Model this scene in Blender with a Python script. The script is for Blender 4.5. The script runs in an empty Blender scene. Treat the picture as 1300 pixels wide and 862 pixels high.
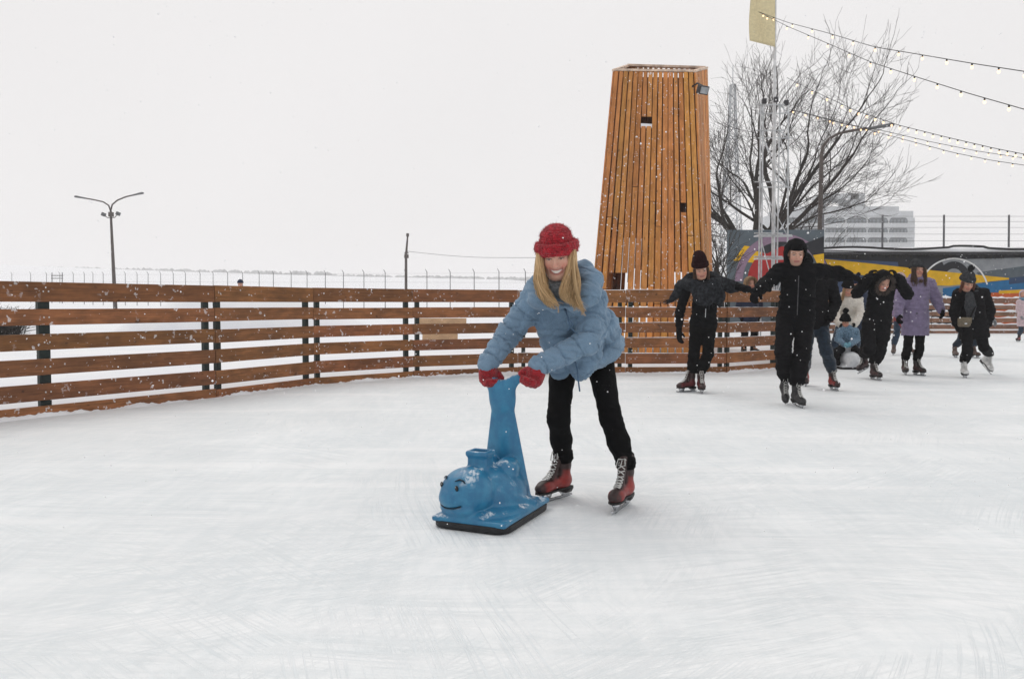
import bpy, math, random
import numpy as np
from mathutils import Vector, Matrix

random.seed(7)
rng = np.random.default_rng(7)
SC = bpy.context.scene
COL = SC.collection
PI = math.pi

# ---------------------------------------------------------------- camera
CAM_H = 1.08
FOC = 1020.0            # focal length in pixels of a 1300 wide frame
PITCH = math.atan(45.0 / FOC)
def P(px, py, Y):
    """world point seen at (px, py) of the 1300x862 frame at ground distance Y"""
    u = (px - 650.0) / FOC
    v = -(py - 431.0) / FOC
    cp, sp = math.cos(PITCH), math.sin(PITCH)
    d = np.array([u, cp + v * sp, -sp + v * cp])
    d = d * (Y / d[1])
    return d + np.array([0, 0, CAM_H])
def G(px, Y, z=0.0):
    """world point at bearing px, distance Y and height z"""
    p = P(px, 386, Y); return np.array([p[0], Y, z])

cam_d = bpy.data.cameras.new('camera')
cam = bpy.data.objects.new('camera', cam_d); COL.objects.link(cam)
cam_d.sensor_width = 36.0; cam_d.lens = FOC * 36.0 / 1300.0
cam_d.clip_start = 0.05; cam_d.clip_end = 4000
cam.location = (0, 0, CAM_H)
cam.rotation_euler = (PI / 2 - PITCH, 0, 0)
SC.camera = cam

# ---------------------------------------------------------------- linking and tags
WL = {}
def empty(name, loc, label=None, cat=None, group=None):
    o = bpy.data.objects.new(name, None); COL.objects.link(o)
    o.empty_display_size = 0.2
    o.location = Vector(loc); WL[o] = np.array(loc, float)
    tag(o, label, cat, group)
    return o
def tag(o, label=None, cat=None, group=None, kind=None):
    if label: o['label'] = label
    if cat: o['category'] = cat
    if group: o['group'] = group
    if kind: o['kind'] = kind
    return o
def V(*a): return np.array(a, float)
def unit(v):
    v = np.asarray(v, float); return v / max(np.linalg.norm(v), 1e-12)
def frame(fwd, up=(0, 0, 1)):
    """3x3, columns right, forward, up"""
    f = unit(fwd); r = unit(np.cross(f, up)); u = np.cross(r, f)
    return np.stack([r, f, u], 1)

def frame_up(up, fwd):
    """3x3 right, forward, up with up exact"""
    u = unit(up); f = np.asarray(fwd, float); f = unit(f - u * np.dot(f, u)); return np.stack([np.cross(f, u), f, u], 1)

def link_mesh(name, v, f, mats, parent=None, smooth=True, col=None, wc=None, mi=None, org=None, bevel=0.0):
    v = np.asarray(v, float)
    if org is None:
        org = (v.min(0) + v.max(0)) / 2 if len(v) else np.zeros(3)
    org = np.asarray(org, float)
    me = bpy.data.meshes.new(name)
    me.from_pydata((v - org).tolist(), [], f if isinstance(f, list) else f.tolist())
    if smooth: me.polygons.foreach_set('use_smooth', np.ones(len(me.polygons), bool))
    if not isinstance(mats, (list, tuple)): mats = [mats]
    for m in mats: me.materials.append(m)
    if mi is not None: me.polygons.foreach_set('material_index', np.asarray(mi, np.int32))
    if col is not None:
        a = me.attributes.new('Col', 'FLOAT_COLOR', 'POINT')
        c = np.ones((len(v), 4), np.float32); c[:, :3] = col
        a.data.foreach_set('color', c.ravel())
    if wc is not None:
        a = me.attributes.new('wc', 'FLOAT_VECTOR', 'POINT')
        a.data.foreach_set('vector', np.asarray(wc, np.float32).ravel())
    me.update()
    o = bpy.data.objects.new(name, me); COL.objects.link(o)
    WL[o] = org
    if parent is not None:
        o.parent = parent; o.location = Vector(org - WL[parent])
    else:
        o.location = Vector(org)
    if bevel > 0:
        b = o.modifiers.new('bevel', 'BEVEL'); b.width = bevel; b.segments = 2; b.limit_method = 'ANGLE'
    return o

class MB:
    """collects simple shapes into one mesh"""
    def __init__(s): s.v = []; s.f = []; s.c = []; s.w = []; s.n = 0
    def add(s, v, f, c=(1, 1, 1), w=None):
        v = np.asarray(v, float); s.v.append(v)
        s.f += [[i + s.n for i in q] for q in f]
        s.c.append(np.broadcast_to(np.asarray(c, float), (len(v), 3)))
        s.w.append(v if w is None else np.asarray(w, float)); s.n += len(v)
    def hexa(s, p, c=(1, 1, 1), w=None):
        """8 corners: bottom 4 ring, top 4 ring"""
        s.add(p, [[3, 2, 1, 0], [4, 5, 6, 7], [0, 1, 5, 4], [1, 2, 6, 5], [2, 3, 7, 6], [3, 0, 4, 7]], c, w)
    def box(s, c, size, R=None, col=(1, 1, 1), wo=None):
        h = np.asarray(size, float) / 2
        q = np.array([[-1, -1, -1], [1, -1, -1], [1, 1, -1], [-1, 1, -1], [-1, -1, 1], [1, -1, 1], [1, 1, 1], [-1, 1, 1]]) * h
        w = q + (wo if wo is not None else 0)
        p = q if R is None else q @ np.asarray(R).T
        s.hexa(p + np.asarray(c, float), col, w)
    def tube(s, path, rad, n=6, c=(1, 1, 1), cap=True):
        path = np.asarray(path, float); m = len(path)
        rad = np.broadcast_to(np.asarray(rad, float), (m,))
        t = np.gradient(path, axis=0); t /= np.maximum(np.linalg.norm(t, axis=1, keepdims=True), 1e-9)
        up = V(0, 0, 1) if abs(t[0][2]) < .9 else V(1, 0, 0)
        a = unit(np.cross(t[0], up)); V_ = []
        ang = np.arange(n) * 2 * PI / n
        for i in range(m):
            a = unit(a - t[i] * np.dot(a, t[i])); b = np.cross(t[i], a)
            V_.append(path[i] + rad[i] * (np.cos(ang)[:, None] * a + np.sin(ang)[:, None] * b))
        f = []
        for i in range(m - 1):
            for j in range(n):
                k = (j + 1) % n
                f.append([i * n + j, i * n + k, (i + 1) * n + k, (i + 1) * n + j])
        if cap and n > 2:
            f.append(list(range(n))[::-1]); f.append([(m - 1) * n + j for j in range(n)])
        s.add(np.concatenate(V_), f, c)
    def ball(s, c, r, n=8, m=6, R=None, col=(1, 1, 1)):
        r = np.broadcast_to(np.asarray(r, float), (3,)); v = [[0, 0, 1]]
        for i in range(1, m):
            th = PI * i / m
            for j in range(n):
                ph = 2 * PI * j / n; v.append([math.sin(th) * math.cos(ph), math.sin(th) * math.sin(ph), math.cos(th)])
        v.append([0, 0, -1]); v = np.array(v) * r
        if R is not None: v = v @ np.asarray(R).T
        f = [[0, 1 + j, 1 + (j + 1) % n] for j in range(n)]
        for i in range(m - 2):
            for j in range(n):
                k = (j + 1) % n; f.append([1 + i * n + j, 1 + (i + 1) * n + j, 1 + (i + 1) * n + k, 1 + i * n + k])
        L = 1 + (m - 1) * n; q = 1 + (m - 2) * n
        f += [[L, q + (j + 1) % n, q + j] for j in range(n)]
        s.add(v + np.asarray(c, float), f, col)
    def build(s, name, mat, parent=None, smooth=False, bevel=0, org=None):
        return link_mesh(name, np.concatenate(s.v), s.f, mat, parent, smooth, np.concatenate(s.c), np.concatenate(s.w), bevel=bevel, org=org)

# ---------------------------------------------------------------- implicit surfaces
class SDF:
    def __init__(s, k=0.02): s.p = []; s.k = k
    def cap(s, a, b, ra, rb=None, k=None, flat=None, g=0, op='+'):
        a = np.asarray(a, float); b = np.asarray(b, float); rb = ra if rb is None else rb
        s.p.append(dict(t='c', a=a, b=b, ra=ra, rb=rb, k=s.k if k is None else k, flat=flat, g=g, op=op,
                        lo=np.minimum(a - ra, b - rb), hi=np.maximum(a + ra, b + rb)))
    def chain(s, pts, rs, **kw):
        for i in range(len(pts) - 1): s.cap(pts[i], pts[i + 1], rs[i], rs[i + 1], **kw)
    def ell(s, c, r, R=None, k=None, g=0, op='+'):
        c = np.asarray(c, float); r = np.broadcast_to(np.asarray(r, float), (3,)).astype(float); m = r.max()
        s.p.append(dict(t='e', c=c, r=r, R=np.eye(3) if R is None else np.asarray(R), k=s.k if k is None else k, g=g, op=op, lo=c - m, hi=c + m))
    def box(s, c, h, R=None, rd=.01, k=None, g=0, op='+'):
        c = np.asarray(c, float); h = np.asarray(h, float); m = np.linalg.norm(h)
        s.p.append(dict(t='b', c=c, h=h, rd=rd, R=np.eye(3) if R is None else np.asarray(R), k=s.k if k is None else k, g=g, op=op, lo=c - m, hi=c + m))
    @staticmethod
    def dist(pr, X):
        if pr['t'] == 'c':
            a, b = pr['a'], pr['b']; sc = 1.0
            if pr['flat'] is not None:
                n, q = pr['flat']; n = np.asarray(n, float); e = 1 / q - 1
                X = X + n * ((X @ n)[..., None] * e); a = a + n * (a @ n) * e; b = b + n * (b @ n) * e; sc = min(q, 1)
            pa = X - a; ba = b - a; t = np.clip((pa @ ba) / max(ba @ ba, 1e-12), 0, 1)
            return (np.linalg.norm(pa - t[..., None] * ba, axis=-1) - (pr['ra'] + (pr['rb'] - pr['ra']) * t)) * sc
        if pr['t'] == 'e':
            q = (X - pr['c']) @ pr['R']; r = pr['r']
            k0 = np.linalg.norm(q / r, axis=-1); k1 = np.linalg.norm(q / (r * r), axis=-1)
            return k0 * (k0 - 1) / np.maximum(k1, 1e-9)
        q = np.abs((X - pr['c']) @ pr['R']) - pr['h'] + pr['rd']
        return np.linalg.norm(np.maximum(q, 0), axis=-1) + np.minimum(q.max(-1), 0) - pr['rd']
    def mesh(s, vox, smooth=2):
        add = [p for p in s.p if p['op'] == '+']
        lo = np.min([p['lo'] for p in add], 0) - 4 * vox; hi = np.max([p['hi'] for p in add], 0) + 4 * vox
        n = np.ceil((hi - lo) / vox).astype(int) + 1
        D = np.full(n, .3, np.float32)
        ax = [lo[i] + vox * np.arange(n[i]) for i in range(3)]
        for pr in s.p:
            m = pr['k'] + 4 * vox
            i0 = np.maximum(np.floor((pr['lo'] - m - lo) / vox).astype(int), 0)
            i1 = np.minimum(np.ceil((pr['hi'] + m - lo) / vox).astype(int) + 1, n)
            if (i1 <= i0).any(): continue
            sl = tuple(slice(i0[i], i1[i]) for i in range(3))
            X = np.stack(np.meshgrid(ax[0][sl[0]], ax[1][sl[1]], ax[2][sl[2]], indexing='ij'), -1)
            d = s.dist(pr, X); B = D[sl]; k = max(pr['k'], 1e-6)
            if pr['op'] == '+':
                h = np.maximum(k - np.abs(B - d), 0) / k; D[sl] = np.minimum(B, d) - h * h * k * .25
            else:
                d = -d; h = np.maximum(k - np.abs(B - d), 0) / k; D[sl] = np.maximum(B, d) + h * h * k * .25
        v, f = surface_nets(D); v = lo + v * vox
        for _ in range(smooth): v = v + .5 * (lap(v, f) - v)
        return v, f
    def groups(s, v):
        """nearest primitive's group, and its parameter along the capsule"""
        best = np.full(len(v), 9.0); g = np.zeros(len(v), int); t = np.zeros(len(v))
        for pr in s.p:
            if pr['op'] != '+': continue
            d = s.dist(pr, v); m = d < best; best = np.where(m, d, best); g[m] = pr['g']
        return g

def surface_nets(D):
    S = D < 0; n = D.shape
    cs = [(i, j, k) for i in (0, 1) for j in (0, 1) for k in (0, 1)]
    def sub(A, c): return A[c[0]:n[0] - 1 + c[0], c[1]:n[1] - 1 + c[1], c[2]:n[2] - 1 + c[2]]
    cnt = sum(sub(S, c).astype(np.int8) for c in cs)
    act = (cnt > 0) & (cnt < 8); I = np.argwhere(act)
    idx = np.full(act.shape, -1, np.int64); idx[act] = np.arange(len(I))
    acc = np.zeros((len(I), 3)); num = np.zeros(len(I))
    for a in cs:
        for ax in range(3):
            if a[ax] == 1: continue
            b = list(a); b[ax] = 1
            da = D[I[:, 0] + a[0], I[:, 1] + a[1], I[:, 2] + a[2]]; db = D[I[:, 0] + b[0], I[:, 1] + b[1], I[:, 2] + b[2]]
            m = (da < 0) != (db < 0)
            t = np.where(m, da / np.where(m, da - db, 1), 0)
            p = np.array(a, float)[None] + np.zeros((len(I), 3)); p[:, ax] = t
            acc[m] += p[m]; num[m] += 1
    v = I + acc / num[:, None]; F = []
    for ax in range(3):
        o1, o2 = (ax + 1) % 3, (ax + 2) % 3
        sa = [slice(None)] * 3; sb = [slice(None)] * 3
        sa[ax] = slice(0, n[ax] - 1); sb[ax] = slice(1, n[ax])
        A = S[tuple(sa)]; B = S[tuple(sb)]; E = np.argwhere(A != B)
        E = E[(E[:, o1] > 0) & (E[:, o2] > 0) & (E[:, o1] < n[o1] - 1) & (E[:, o2] < n[o2] - 1)]
        def cell(d1, d2):
            q = E.copy(); q[:, o1] -= d1; q[:, o2] -= d2; return idx[q[:, 0], q[:, 1], q[:, 2]]
        Q = np.stack([cell(1, 1), cell(0, 1), cell(0, 0), cell(1, 0)], 1)
        ins = A[E[:, 0], E[:, 1], E[:, 2]]
        Q[~ins] = Q[~ins][:, ::-1]; F.append(Q)
    F = np.concatenate(F); F = F[(F >= 0).all(1)]
    return v, F
def lap(v, f):
    a = np.zeros_like(v); c = np.zeros(len(v))
    for i in range(4):
        for j in (1, 3):
            k = f[:, (i + j) % 4]
            for d in range(3): a[:, d] += np.bincount(f[:, i], weights=v[k, d], minlength=len(v))
            c += np.bincount(f[:, i], minlength=len(v))
    return a / np.maximum(c, 1)[:, None]
def normals(v, f):
    nf = np.cross(v[f[:, 2]] - v[f[:, 0]], v[f[:, 3]] - v[f[:, 1]]); nv = np.zeros_like(v)
    for i in range(4):
        for d in range(3): nv[:, d] += np.bincount(f[:, i], weights=nf[:, d], minlength=len(v))
    return nv / np.maximum(np.linalg.norm(nv, axis=1, keepdims=True), 1e-12)
_K = [(rng.normal(size=3), rng.uniform(0, 6)) for _ in range(12)]
def wob(p, s):
    """smooth pseudo noise in about -1..1, feature size about s metres"""
    q = p / s * 2.2; o = 0
    w = np.stack([np.sin(q @ _K[i][0] + _K[i][1]) for i in range(3)], -1)
    for i in range(3, 9): o = o + np.sin(q @ _K[i][0] * (1 + .25 * i % 1.1) + _K[i][1] + 1.6 * w[:, i % 3])
    return o / 4.0
def puff(name, S, vox, mat, parent, disp=None, col=None, smooth=2):
    v, f = S.mesh(vox, smooth)
    if disp is not None:
        v = v + normals(v, f) * disp(v)[:, None]
    return link_mesh(name, v, f, mat, parent, True, col(v) if col is not None else None, v)
def puff_mesh(S, vox, disp=None, smooth=2):
    v, f = S.mesh(vox, smooth)
    if disp is not None: v = v + normals(v, f) * disp(v)[:, None]
    return v, f
def ss(a, b, x):
    t = np.clip((x - a) / (b - a), 0, 1); return t * t * (3 - 2 * t)

# ---------------------------------------------------------------- materials
class NT:
    def __init__(s, name):
        s.m = bpy.data.materials.new(name); s.m.use_nodes = True; s.t = s.m.node_tree
        s.b = s.t.nodes['Principled BSDF']
    def n(s, typ, **kw):
        x = s.t.nodes.new(typ)
        for k, v in kw.items(): setattr(x, k, v)
        return x
    def l(s, a, b): s.t.links.new(a, b)
    def attr(s, name): return s.n('ShaderNodeAttribute', attribute_name=name)
    def noise(s, vec, scale, detail=4, rough=.55, dist=0, w=None):
        x = s.n('ShaderNodeTexNoise'); x.inputs['Scale'].default_value = scale; x.inputs['Detail'].default_value = detail
        x.inputs['Roughness'].default_value = rough; x.inputs['Distortion'].default_value = dist
        if vec is not None: s.l(vec, x.inputs['Vector'])
        return x.outputs['Fac']
    def mapping(s, vec, scale=(1, 1, 1), rot=(0, 0, 0), loc=(0, 0, 0)):
        x = s.n('ShaderNodeMapping'); x.inputs['Scale'].default_value = scale; x.inputs['Rotation'].default_value = rot; x.inputs['Location'].default_value = loc
        s.l(vec, x.inputs['Vector']); return x.outputs['Vector']
    def ramp(s, f, a, b, lo=0.0, hi=1.0):
        x = s.n('ShaderNodeMapRange'); x.interpolation_type = 'SMOOTHSTEP'
        for k, v in zip(('From Min', 'From Max', 'To Min', 'To Max'), (a, b, lo, hi)): x.inputs[k].default_value = v
        s.l(f, x.inputs['Value']); return x.outputs['Result']
    def math(s, op, a, b=None):
        x = s.n('ShaderNodeMath', operation=op)
        for i, q in enumerate((a, b)):
            if q is None: continue
            if isinstance(q, (int, float)): x.inputs[i].default_value = q
            else: s.l(q, x.inputs[i])
        return x.outputs[0]
    def mix(s, f, a, b, mode='MIX'):
        x = s.n('ShaderNodeMix', data_type='RGBA', blend_type=mode)
        for i, q in ((0, f), (6, a), (7, b)):
            if isinstance(q, (int, float)): x.inputs[i].default_value = q
            elif isinstance(q, tuple): x.inputs[i].default_value = (*q, 1) if len(q) == 3 else q
            else: s.l(q, x.inputs[i])
        return x.outputs[2]
    def bump(s, h, strength=.3, dist=.01, prev=None):
        x = s.n('ShaderNodeBump'); x.inputs['Strength'].default_value = strength; x.inputs['Distance'].default_value = dist
        s.l(h, x.inputs['Height'])
        if prev is not None: s.l(prev, x.inputs['Normal'])
        return x.outputs['Normal']
    def set(s, col=None, rough=None, norm=None, metal=None, spec=None):
        for k, q in (('Base Color', col), ('Roughness', rough), ('Normal', norm), ('Metallic', metal), ('Specular IOR Level', spec)):
            if q is None: continue
            if isinstance(q, (int, float)): s.b.inputs[k].default_value = q
            elif isinstance(q, tuple): s.b.inputs[k].default_value = (*q, 1)
            else: s.l(q, s.b.inputs[k])
        return s.m
    def coord(s): return s.n('ShaderNodeTexCoord').outputs['Object']

def mat(name, col, rough=.7, var=.2, scale=25, bump=.2, bscale=120, bdist=.004, metal=0, spec=.3, use_col=False, detail=4):
    t = NT(name); c = t.coord()
    f = t.ramp(t.noise(c, scale, detail), .3, .7, 1 - var, 1 + var)
    base = t.attr('Col').outputs['Color'] if use_col else tuple(col)
    if use_col and col is not None: base = t.mix(1.0, base, tuple(col), 'MULTIPLY')
    x = t.n('ShaderNodeVectorMath', operation='SCALE')
    if isinstance(base, tuple): x.inputs[0].default_value = base
    else: t.l(base, x.inputs[0])
    t.l(f, x.inputs['Scale'])
    nb = t.bump(t.noise(c, bscale, 3), bump, bdist) if bump > 0 else None
    return t.set(x.outputs[0], rough, nb, metal, spec)

def fabric(name, col, weave=900, var=.15, rough=.85, snow=0.0, use_col=False, bump=.35, sheen=.2, fscale=18):
    """cloth: fold-scale tint, fine weave bump, a little melted snow dust"""
    t = NT(name); c = t.coord()
    f = t.ramp(t.noise(c, fscale, 5), .3, .7, 1 - var, 1 + var)
    g = t.ramp(t.noise(c, weave * .35, 2), .25, .75, .82, 1.18)
    base = t.attr('Col').outputs['Color'] if use_col else tuple(col)
    x = t.n('ShaderNodeVectorMath', operation='SCALE')
    if isinstance(base, tuple): x.inputs[0].default_value = base
    else: t.l(base, x.inputs[0])
    t.l(t.math('MULTIPLY', f, g), x.inputs['Scale']); out = x.outputs[0]
    if snow > 0:
        m = t.math('MULTIPLY', t.ramp(t.noise(c, 7, 3), .5, .75), t.ramp(t.noise(c, 160, 2, .6), .62, .72))
        m = t.math('MULTIPLY', m, snow)
        out = t.mix(m, out, (.75, .77, .8))
    nb = t.bump(t.noise(c, weave * .5, 2), bump, .002)
    nb = t.bump(t.noise(c, 30, 4), .35, .012, nb)
    dark = not use_col and max(col) < .03
    t.b.inputs['Sheen Weight'].default_value = 0 if dark else sheen; t.b.inputs['Sheen Roughness'].default_value = .5
    return t.set(out, rough, nb, 0, .08 if dark else .2)

def knit(name, col, pitch=110, var=.3):
    t = NT(name); c = t.coord()
    w = t.n('ShaderNodeTexWave', wave_type='BANDS', bands_direction='Z'); w.inputs['Scale'].default_value = pitch * .32; w.inputs['Distortion'].default_value = 3.5; w.inputs['Detail'].default_value = 2
    t.l(c, w.inputs['Vector'])
    vo = t.n('ShaderNodeTexVoronoi'); vo.inputs['Scale'].default_value = pitch; t.l(c, vo.inputs['Vector'])
    h = t.math('ADD', t.math('MULTIPLY', w.outputs['Fac'], .6), t.math('SUBTRACT', 1, vo.outputs['Distance']))
    f = t.math('MULTIPLY', t.ramp(t.noise(c, 40, 5), .3, .7, 1 - var, 1 + var), t.ramp(h, .3, 1.3, .7, 1.15))
    x = t.n('ShaderNodeVectorMath', operation='SCALE'); x.inputs[0].default_value = col; t.l(f, x.inputs['Scale'])
    m = t.ramp(t.noise(c, 140, 2, .6), .70, .76); dark = max(col) < .1
    out = t.mix(t.math('MULTIPLY', m, .06 if dark else .22), x.outputs[0], (.75, .6, .62))
    t.b.inputs['Sheen Weight'].default_value = .0 if dark else .2; t.b.inputs['Sheen Roughness'].default_value = .6
    return t.set(out, .95, t.bump(h, .8, .006), 0, .1)

def wood(name, col, dark, var=.35, snowdots=.0, use_col=True, rough=.6):
    """sawn boards; grain runs along the first axis of the wc attribute"""
    t = NT(name); w = t.attr('wc').outputs['Vector']
    g = t.noise(t.mapping(w, (1.2, 22, 22)), 2.4, 6, .6, .6)
    g2 = t.noise(t.mapping(w, (3, 90, 90)), 2, 3, .6)
    blot = t.noise(t.mapping(w, (1, 1.6, 1.6)), 3.2, 4, .6)
    k = t.noise(t.mapping(w, (3, 5, 5)), 3.0, 2, .5)
    c = t.mix(t.ramp(g, .3, .72), tuple(dark), tuple(col))
    f = t.math('MULTIPLY', t.ramp(blot, .25, .75, 1 - var, 1 + var), t.ramp(g2, .3, .7, .88, 1.1))
    f = t.math('MULTIPLY', f, t.ramp(k, .68, .76, 1, .45))
    x = t.n('ShaderNodeVectorMath', operation='SCALE'); t.l(c, x.inputs[0]); t.l(f, x.inputs['Scale']); out = x.outputs[0]
    if use_col: out = t.mix(1.0, out, t.attr('Col').outputs['Color'], 'MULTIPLY')
    if snowdots > 0:
        d = t.math('MULTIPLY', t.ramp(t.noise(w, 18, 2, .6), .63, .67), t.ramp(t.noise(w, 1.6, 2), .40, .62))
        d = t.math('MULTIPLY', d, snowdots)
        out = t.mix(d, out, (.8, .82, .85))
    return t.set(out, rough, t.bump(t.math('ADD', g, t.math('MULTIPLY', g2, .4)), .35, .006), 0, .35)
# ---------------------------------------------------------------- light, sky, air
SC.render.engine = 'CYCLES'
SC.view_settings.view_transform = 'Standard'; SC.view_settings.look = 'None'
SC.view_settings.exposure = 0.0; SC.view_settings.gamma = 1.0
SC.cycles.max_bounces = 8; SC.cycles.volume_bounces = 2; SC.cycles.use_denoising = True
SC.cycles.sample_clamp_indirect = 6
SUN_EL, SUN_AZ = 58.0, -35.0     # azimuth from +Y towards +X
w = bpy.data.worlds.new('World'); SC.world = w; w.use_nodes = True
wt = w.node_tree; bg = wt.nodes['Background']; bg.inputs['Strength'].default_value = 0.1
sky = wt.nodes.new('ShaderNodeTexSky'); sky.sky_type = 'NISHITA'; sky.sun_disc = False
sky.sun_elevation = math.radians(SUN_EL); sky.sun_rotation = math.radians(SUN_AZ); sky.dust_density = 4; sky.air_density = 1
tc = wt.nodes.new('ShaderNodeTexCoord')
nz = wt.nodes.new('ShaderNodeTexNoise'); nz.inputs['Scale'].default_value = 1.3; nz.inputs['Detail'].default_value = 5; nz.inputs['Roughness'].default_value = .5
wt.links.new(tc.outputs['Generated'], nz.inputs['Vector'])
mr = wt.nodes.new('ShaderNodeMapRange'); mr.inputs[1].default_value = .3; mr.inputs[2].default_value = .7; mr.inputs[3].default_value = .96; mr.inputs[4].default_value = 1.04
wt.links.new(nz.outputs['Fac'], mr.inputs[0])
vs = wt.nodes.new('ShaderNodeVectorMath'); vs.operation = 'SCALE'; vs.inputs[0].default_value = (8.6, 8.42, 8.36)
wt.links.new(mr.outputs[0], vs.inputs['Scale'])
mx = wt.nodes.new('ShaderNodeMix'); mx.data_type = 'RGBA'; mx.inputs[0].default_value = .96      # unbroken cloud over the clear sky
wt.links.new(sky.outputs[0], mx.inputs[6]); wt.links.new(vs.outputs[0], mx.inputs[7])
wt.links.new(mx.outputs[2], bg.inputs['Color'])
sl = bpy.data.lights.new('sun', 'SUN'); sl.energy = 0.8; sl.angle = math.radians(40); sl.color = (1, .96, .9)
so = bpy.data.objects.new('sun', sl); COL.objects.link(so)
so.rotation_euler = (math.radians(90 - SUN_EL), 0, math.radians(180 - SUN_AZ) + 0)
# aim the lamp: light travels from the sun's place in the sky to the ground
sd = V(math.sin(math.radians(SUN_AZ)) * math.cos(math.radians(SUN_EL)), math.cos(math.radians(SUN_AZ)) * math.cos(math.radians(SUN_EL)), math.sin(math.radians(SUN_EL)))
so.rotation_euler = Vector(-sd).to_track_quat('-Z', 'Y').to_euler()

# ---------------------------------------------------------------- rink outline
def gpt(px, py): return V((px - 650) / FOC * (CAM_H * FOC / (py - 386)), CAM_H * FOC / (py - 386))
J = [V(-6.35, 4.65), V(-5.55, 6.17), V(-4.48, 7.72), V(-3.43, 9.25), V(-2.66, 10.72), V(-1.46, 11.78), V(.09, 12.5), V(1.76, 12.45), V(3.35, 12.55), V(4.45, 13.4), V(5.03, 15.02)]
REC = [V(5.03, 15.02) + (V(10.2, 29.6) - V(5.03, 15.02)) * i / 9 for i in range(10)]
REAR = [V(10.2 + 1.75 * i, 29.6) for i in range(9)]
OUT = [V(-1, -14), V(-6.5, -9), V(-7.6, -3), V(-7.5, 1), V(-7.0, 3.1)] + J + REC[1:] + REAR[1:] + [V(29, 27.5), V(33, 22), V(34, 12), V(30, 0), V(18, -10), V(-1, -14)]
_ob = np.array([math.atan2(p[0], p[1]) for p in OUT]); _ob[0] = -PI - .0; _ob[0] = math.atan2(-1, -14); _ob[-1] = _ob[0] + 2 * PI
OA = np.array(OUT)
def rf(th):
    th = (th - _ob[0]) % (2 * PI) + _ob[0]
    i = int(np.clip(np.searchsorted(_ob, th, 'right') - 1, 0, len(OA) - 2))
    a, b = OA[i], OA[i + 1]; d = V(math.sin(th), math.cos(th)); e = b - a
    den = d[0] * e[1] - d[1] * e[0]
    return (a[0] * e[1] - a[1] * e[0]) / den
def gz(x, y, off=None):
    r = math.hypot(x, y); th = math.atan2(x, y)
    if off is None: off = r - rf(th)
    if off <= 0: return 0.0
    z = .07 + .07 * float(ss(0, 1.8, off))
    z += .015 * min(max(r - 45, 0), 100)
    px = 650 + FOC * math.tan(np.clip(th, -1.2, 1.2))
    H = (386 - np.interp(px, [-300, 0, 640, 900, 1300], [347, 349, 359, 373, 377])) / FOC * 600 + CAM_H - 1.5
    z += max(H, 0) * float(ss(130, 560, r))
    n = float(wob(np.array([[x, y, 0.]]), 2.5)[0]) * .035 + float(wob(np.array([[x, y, 3.]]), 14)[0]) * .12 * float(ss(4, 40, off))
    return z + n * float(ss(.1, 1.2, off))
angs = sorted(set([float(a) for a in np.arange(_ob[0], _ob[0] + 2 * PI, math.radians(1.6))] + [float(a) for a in np.arange(-.72, .72, math.radians(.3))] + [float(a) for a in _ob[:-1]]))
offs = [0.0, .05, .15, .35, .7, 1.2, 2, 3, 4.5, 6.5, 9, 13, 18, 26, 36, 50, 70, 95, 130, 180, 250, 340, 450, 580, 800, 1200, 1900]
gv = []; gf = []
for th in angs:
    R0 = rf(th) + .045
    for o in offs:
        x, y = (R0 + o) * math.sin(th), (R0 + o) * math.cos(th)
        gv.append([x, y, -.05 if o == 0 else gz(x, y, o)])
na, no = len(angs), len(offs)
for i in range(na):
    for j in range(no - 1):
        k = (i + 1) % na; gf.append([i * no + j, i * no + j + 1, k * no + j + 1, k * no + j])
def snow_mat(name='snow', a=(.84, .85, .87), b=(.78, .80, .84)):
    t = NT(name); c = t.coord()
    f = t.ramp(t.noise(c, .9, 6, .6), .35, .65)
    nb = t.bump(t.noise(c, 9, 5, .65), .35, .05); nb = t.bump(t.noise(c, 90, 3), .3, .006, nb)
    return t.set(t.mix(f, b, a), .75, nb, 0, .25)
SNOW = snow_mat()
tag(link_mesh('snow_ground', gv, gf, SNOW, org=(0, 0, 0)), kind='structure')

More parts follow.
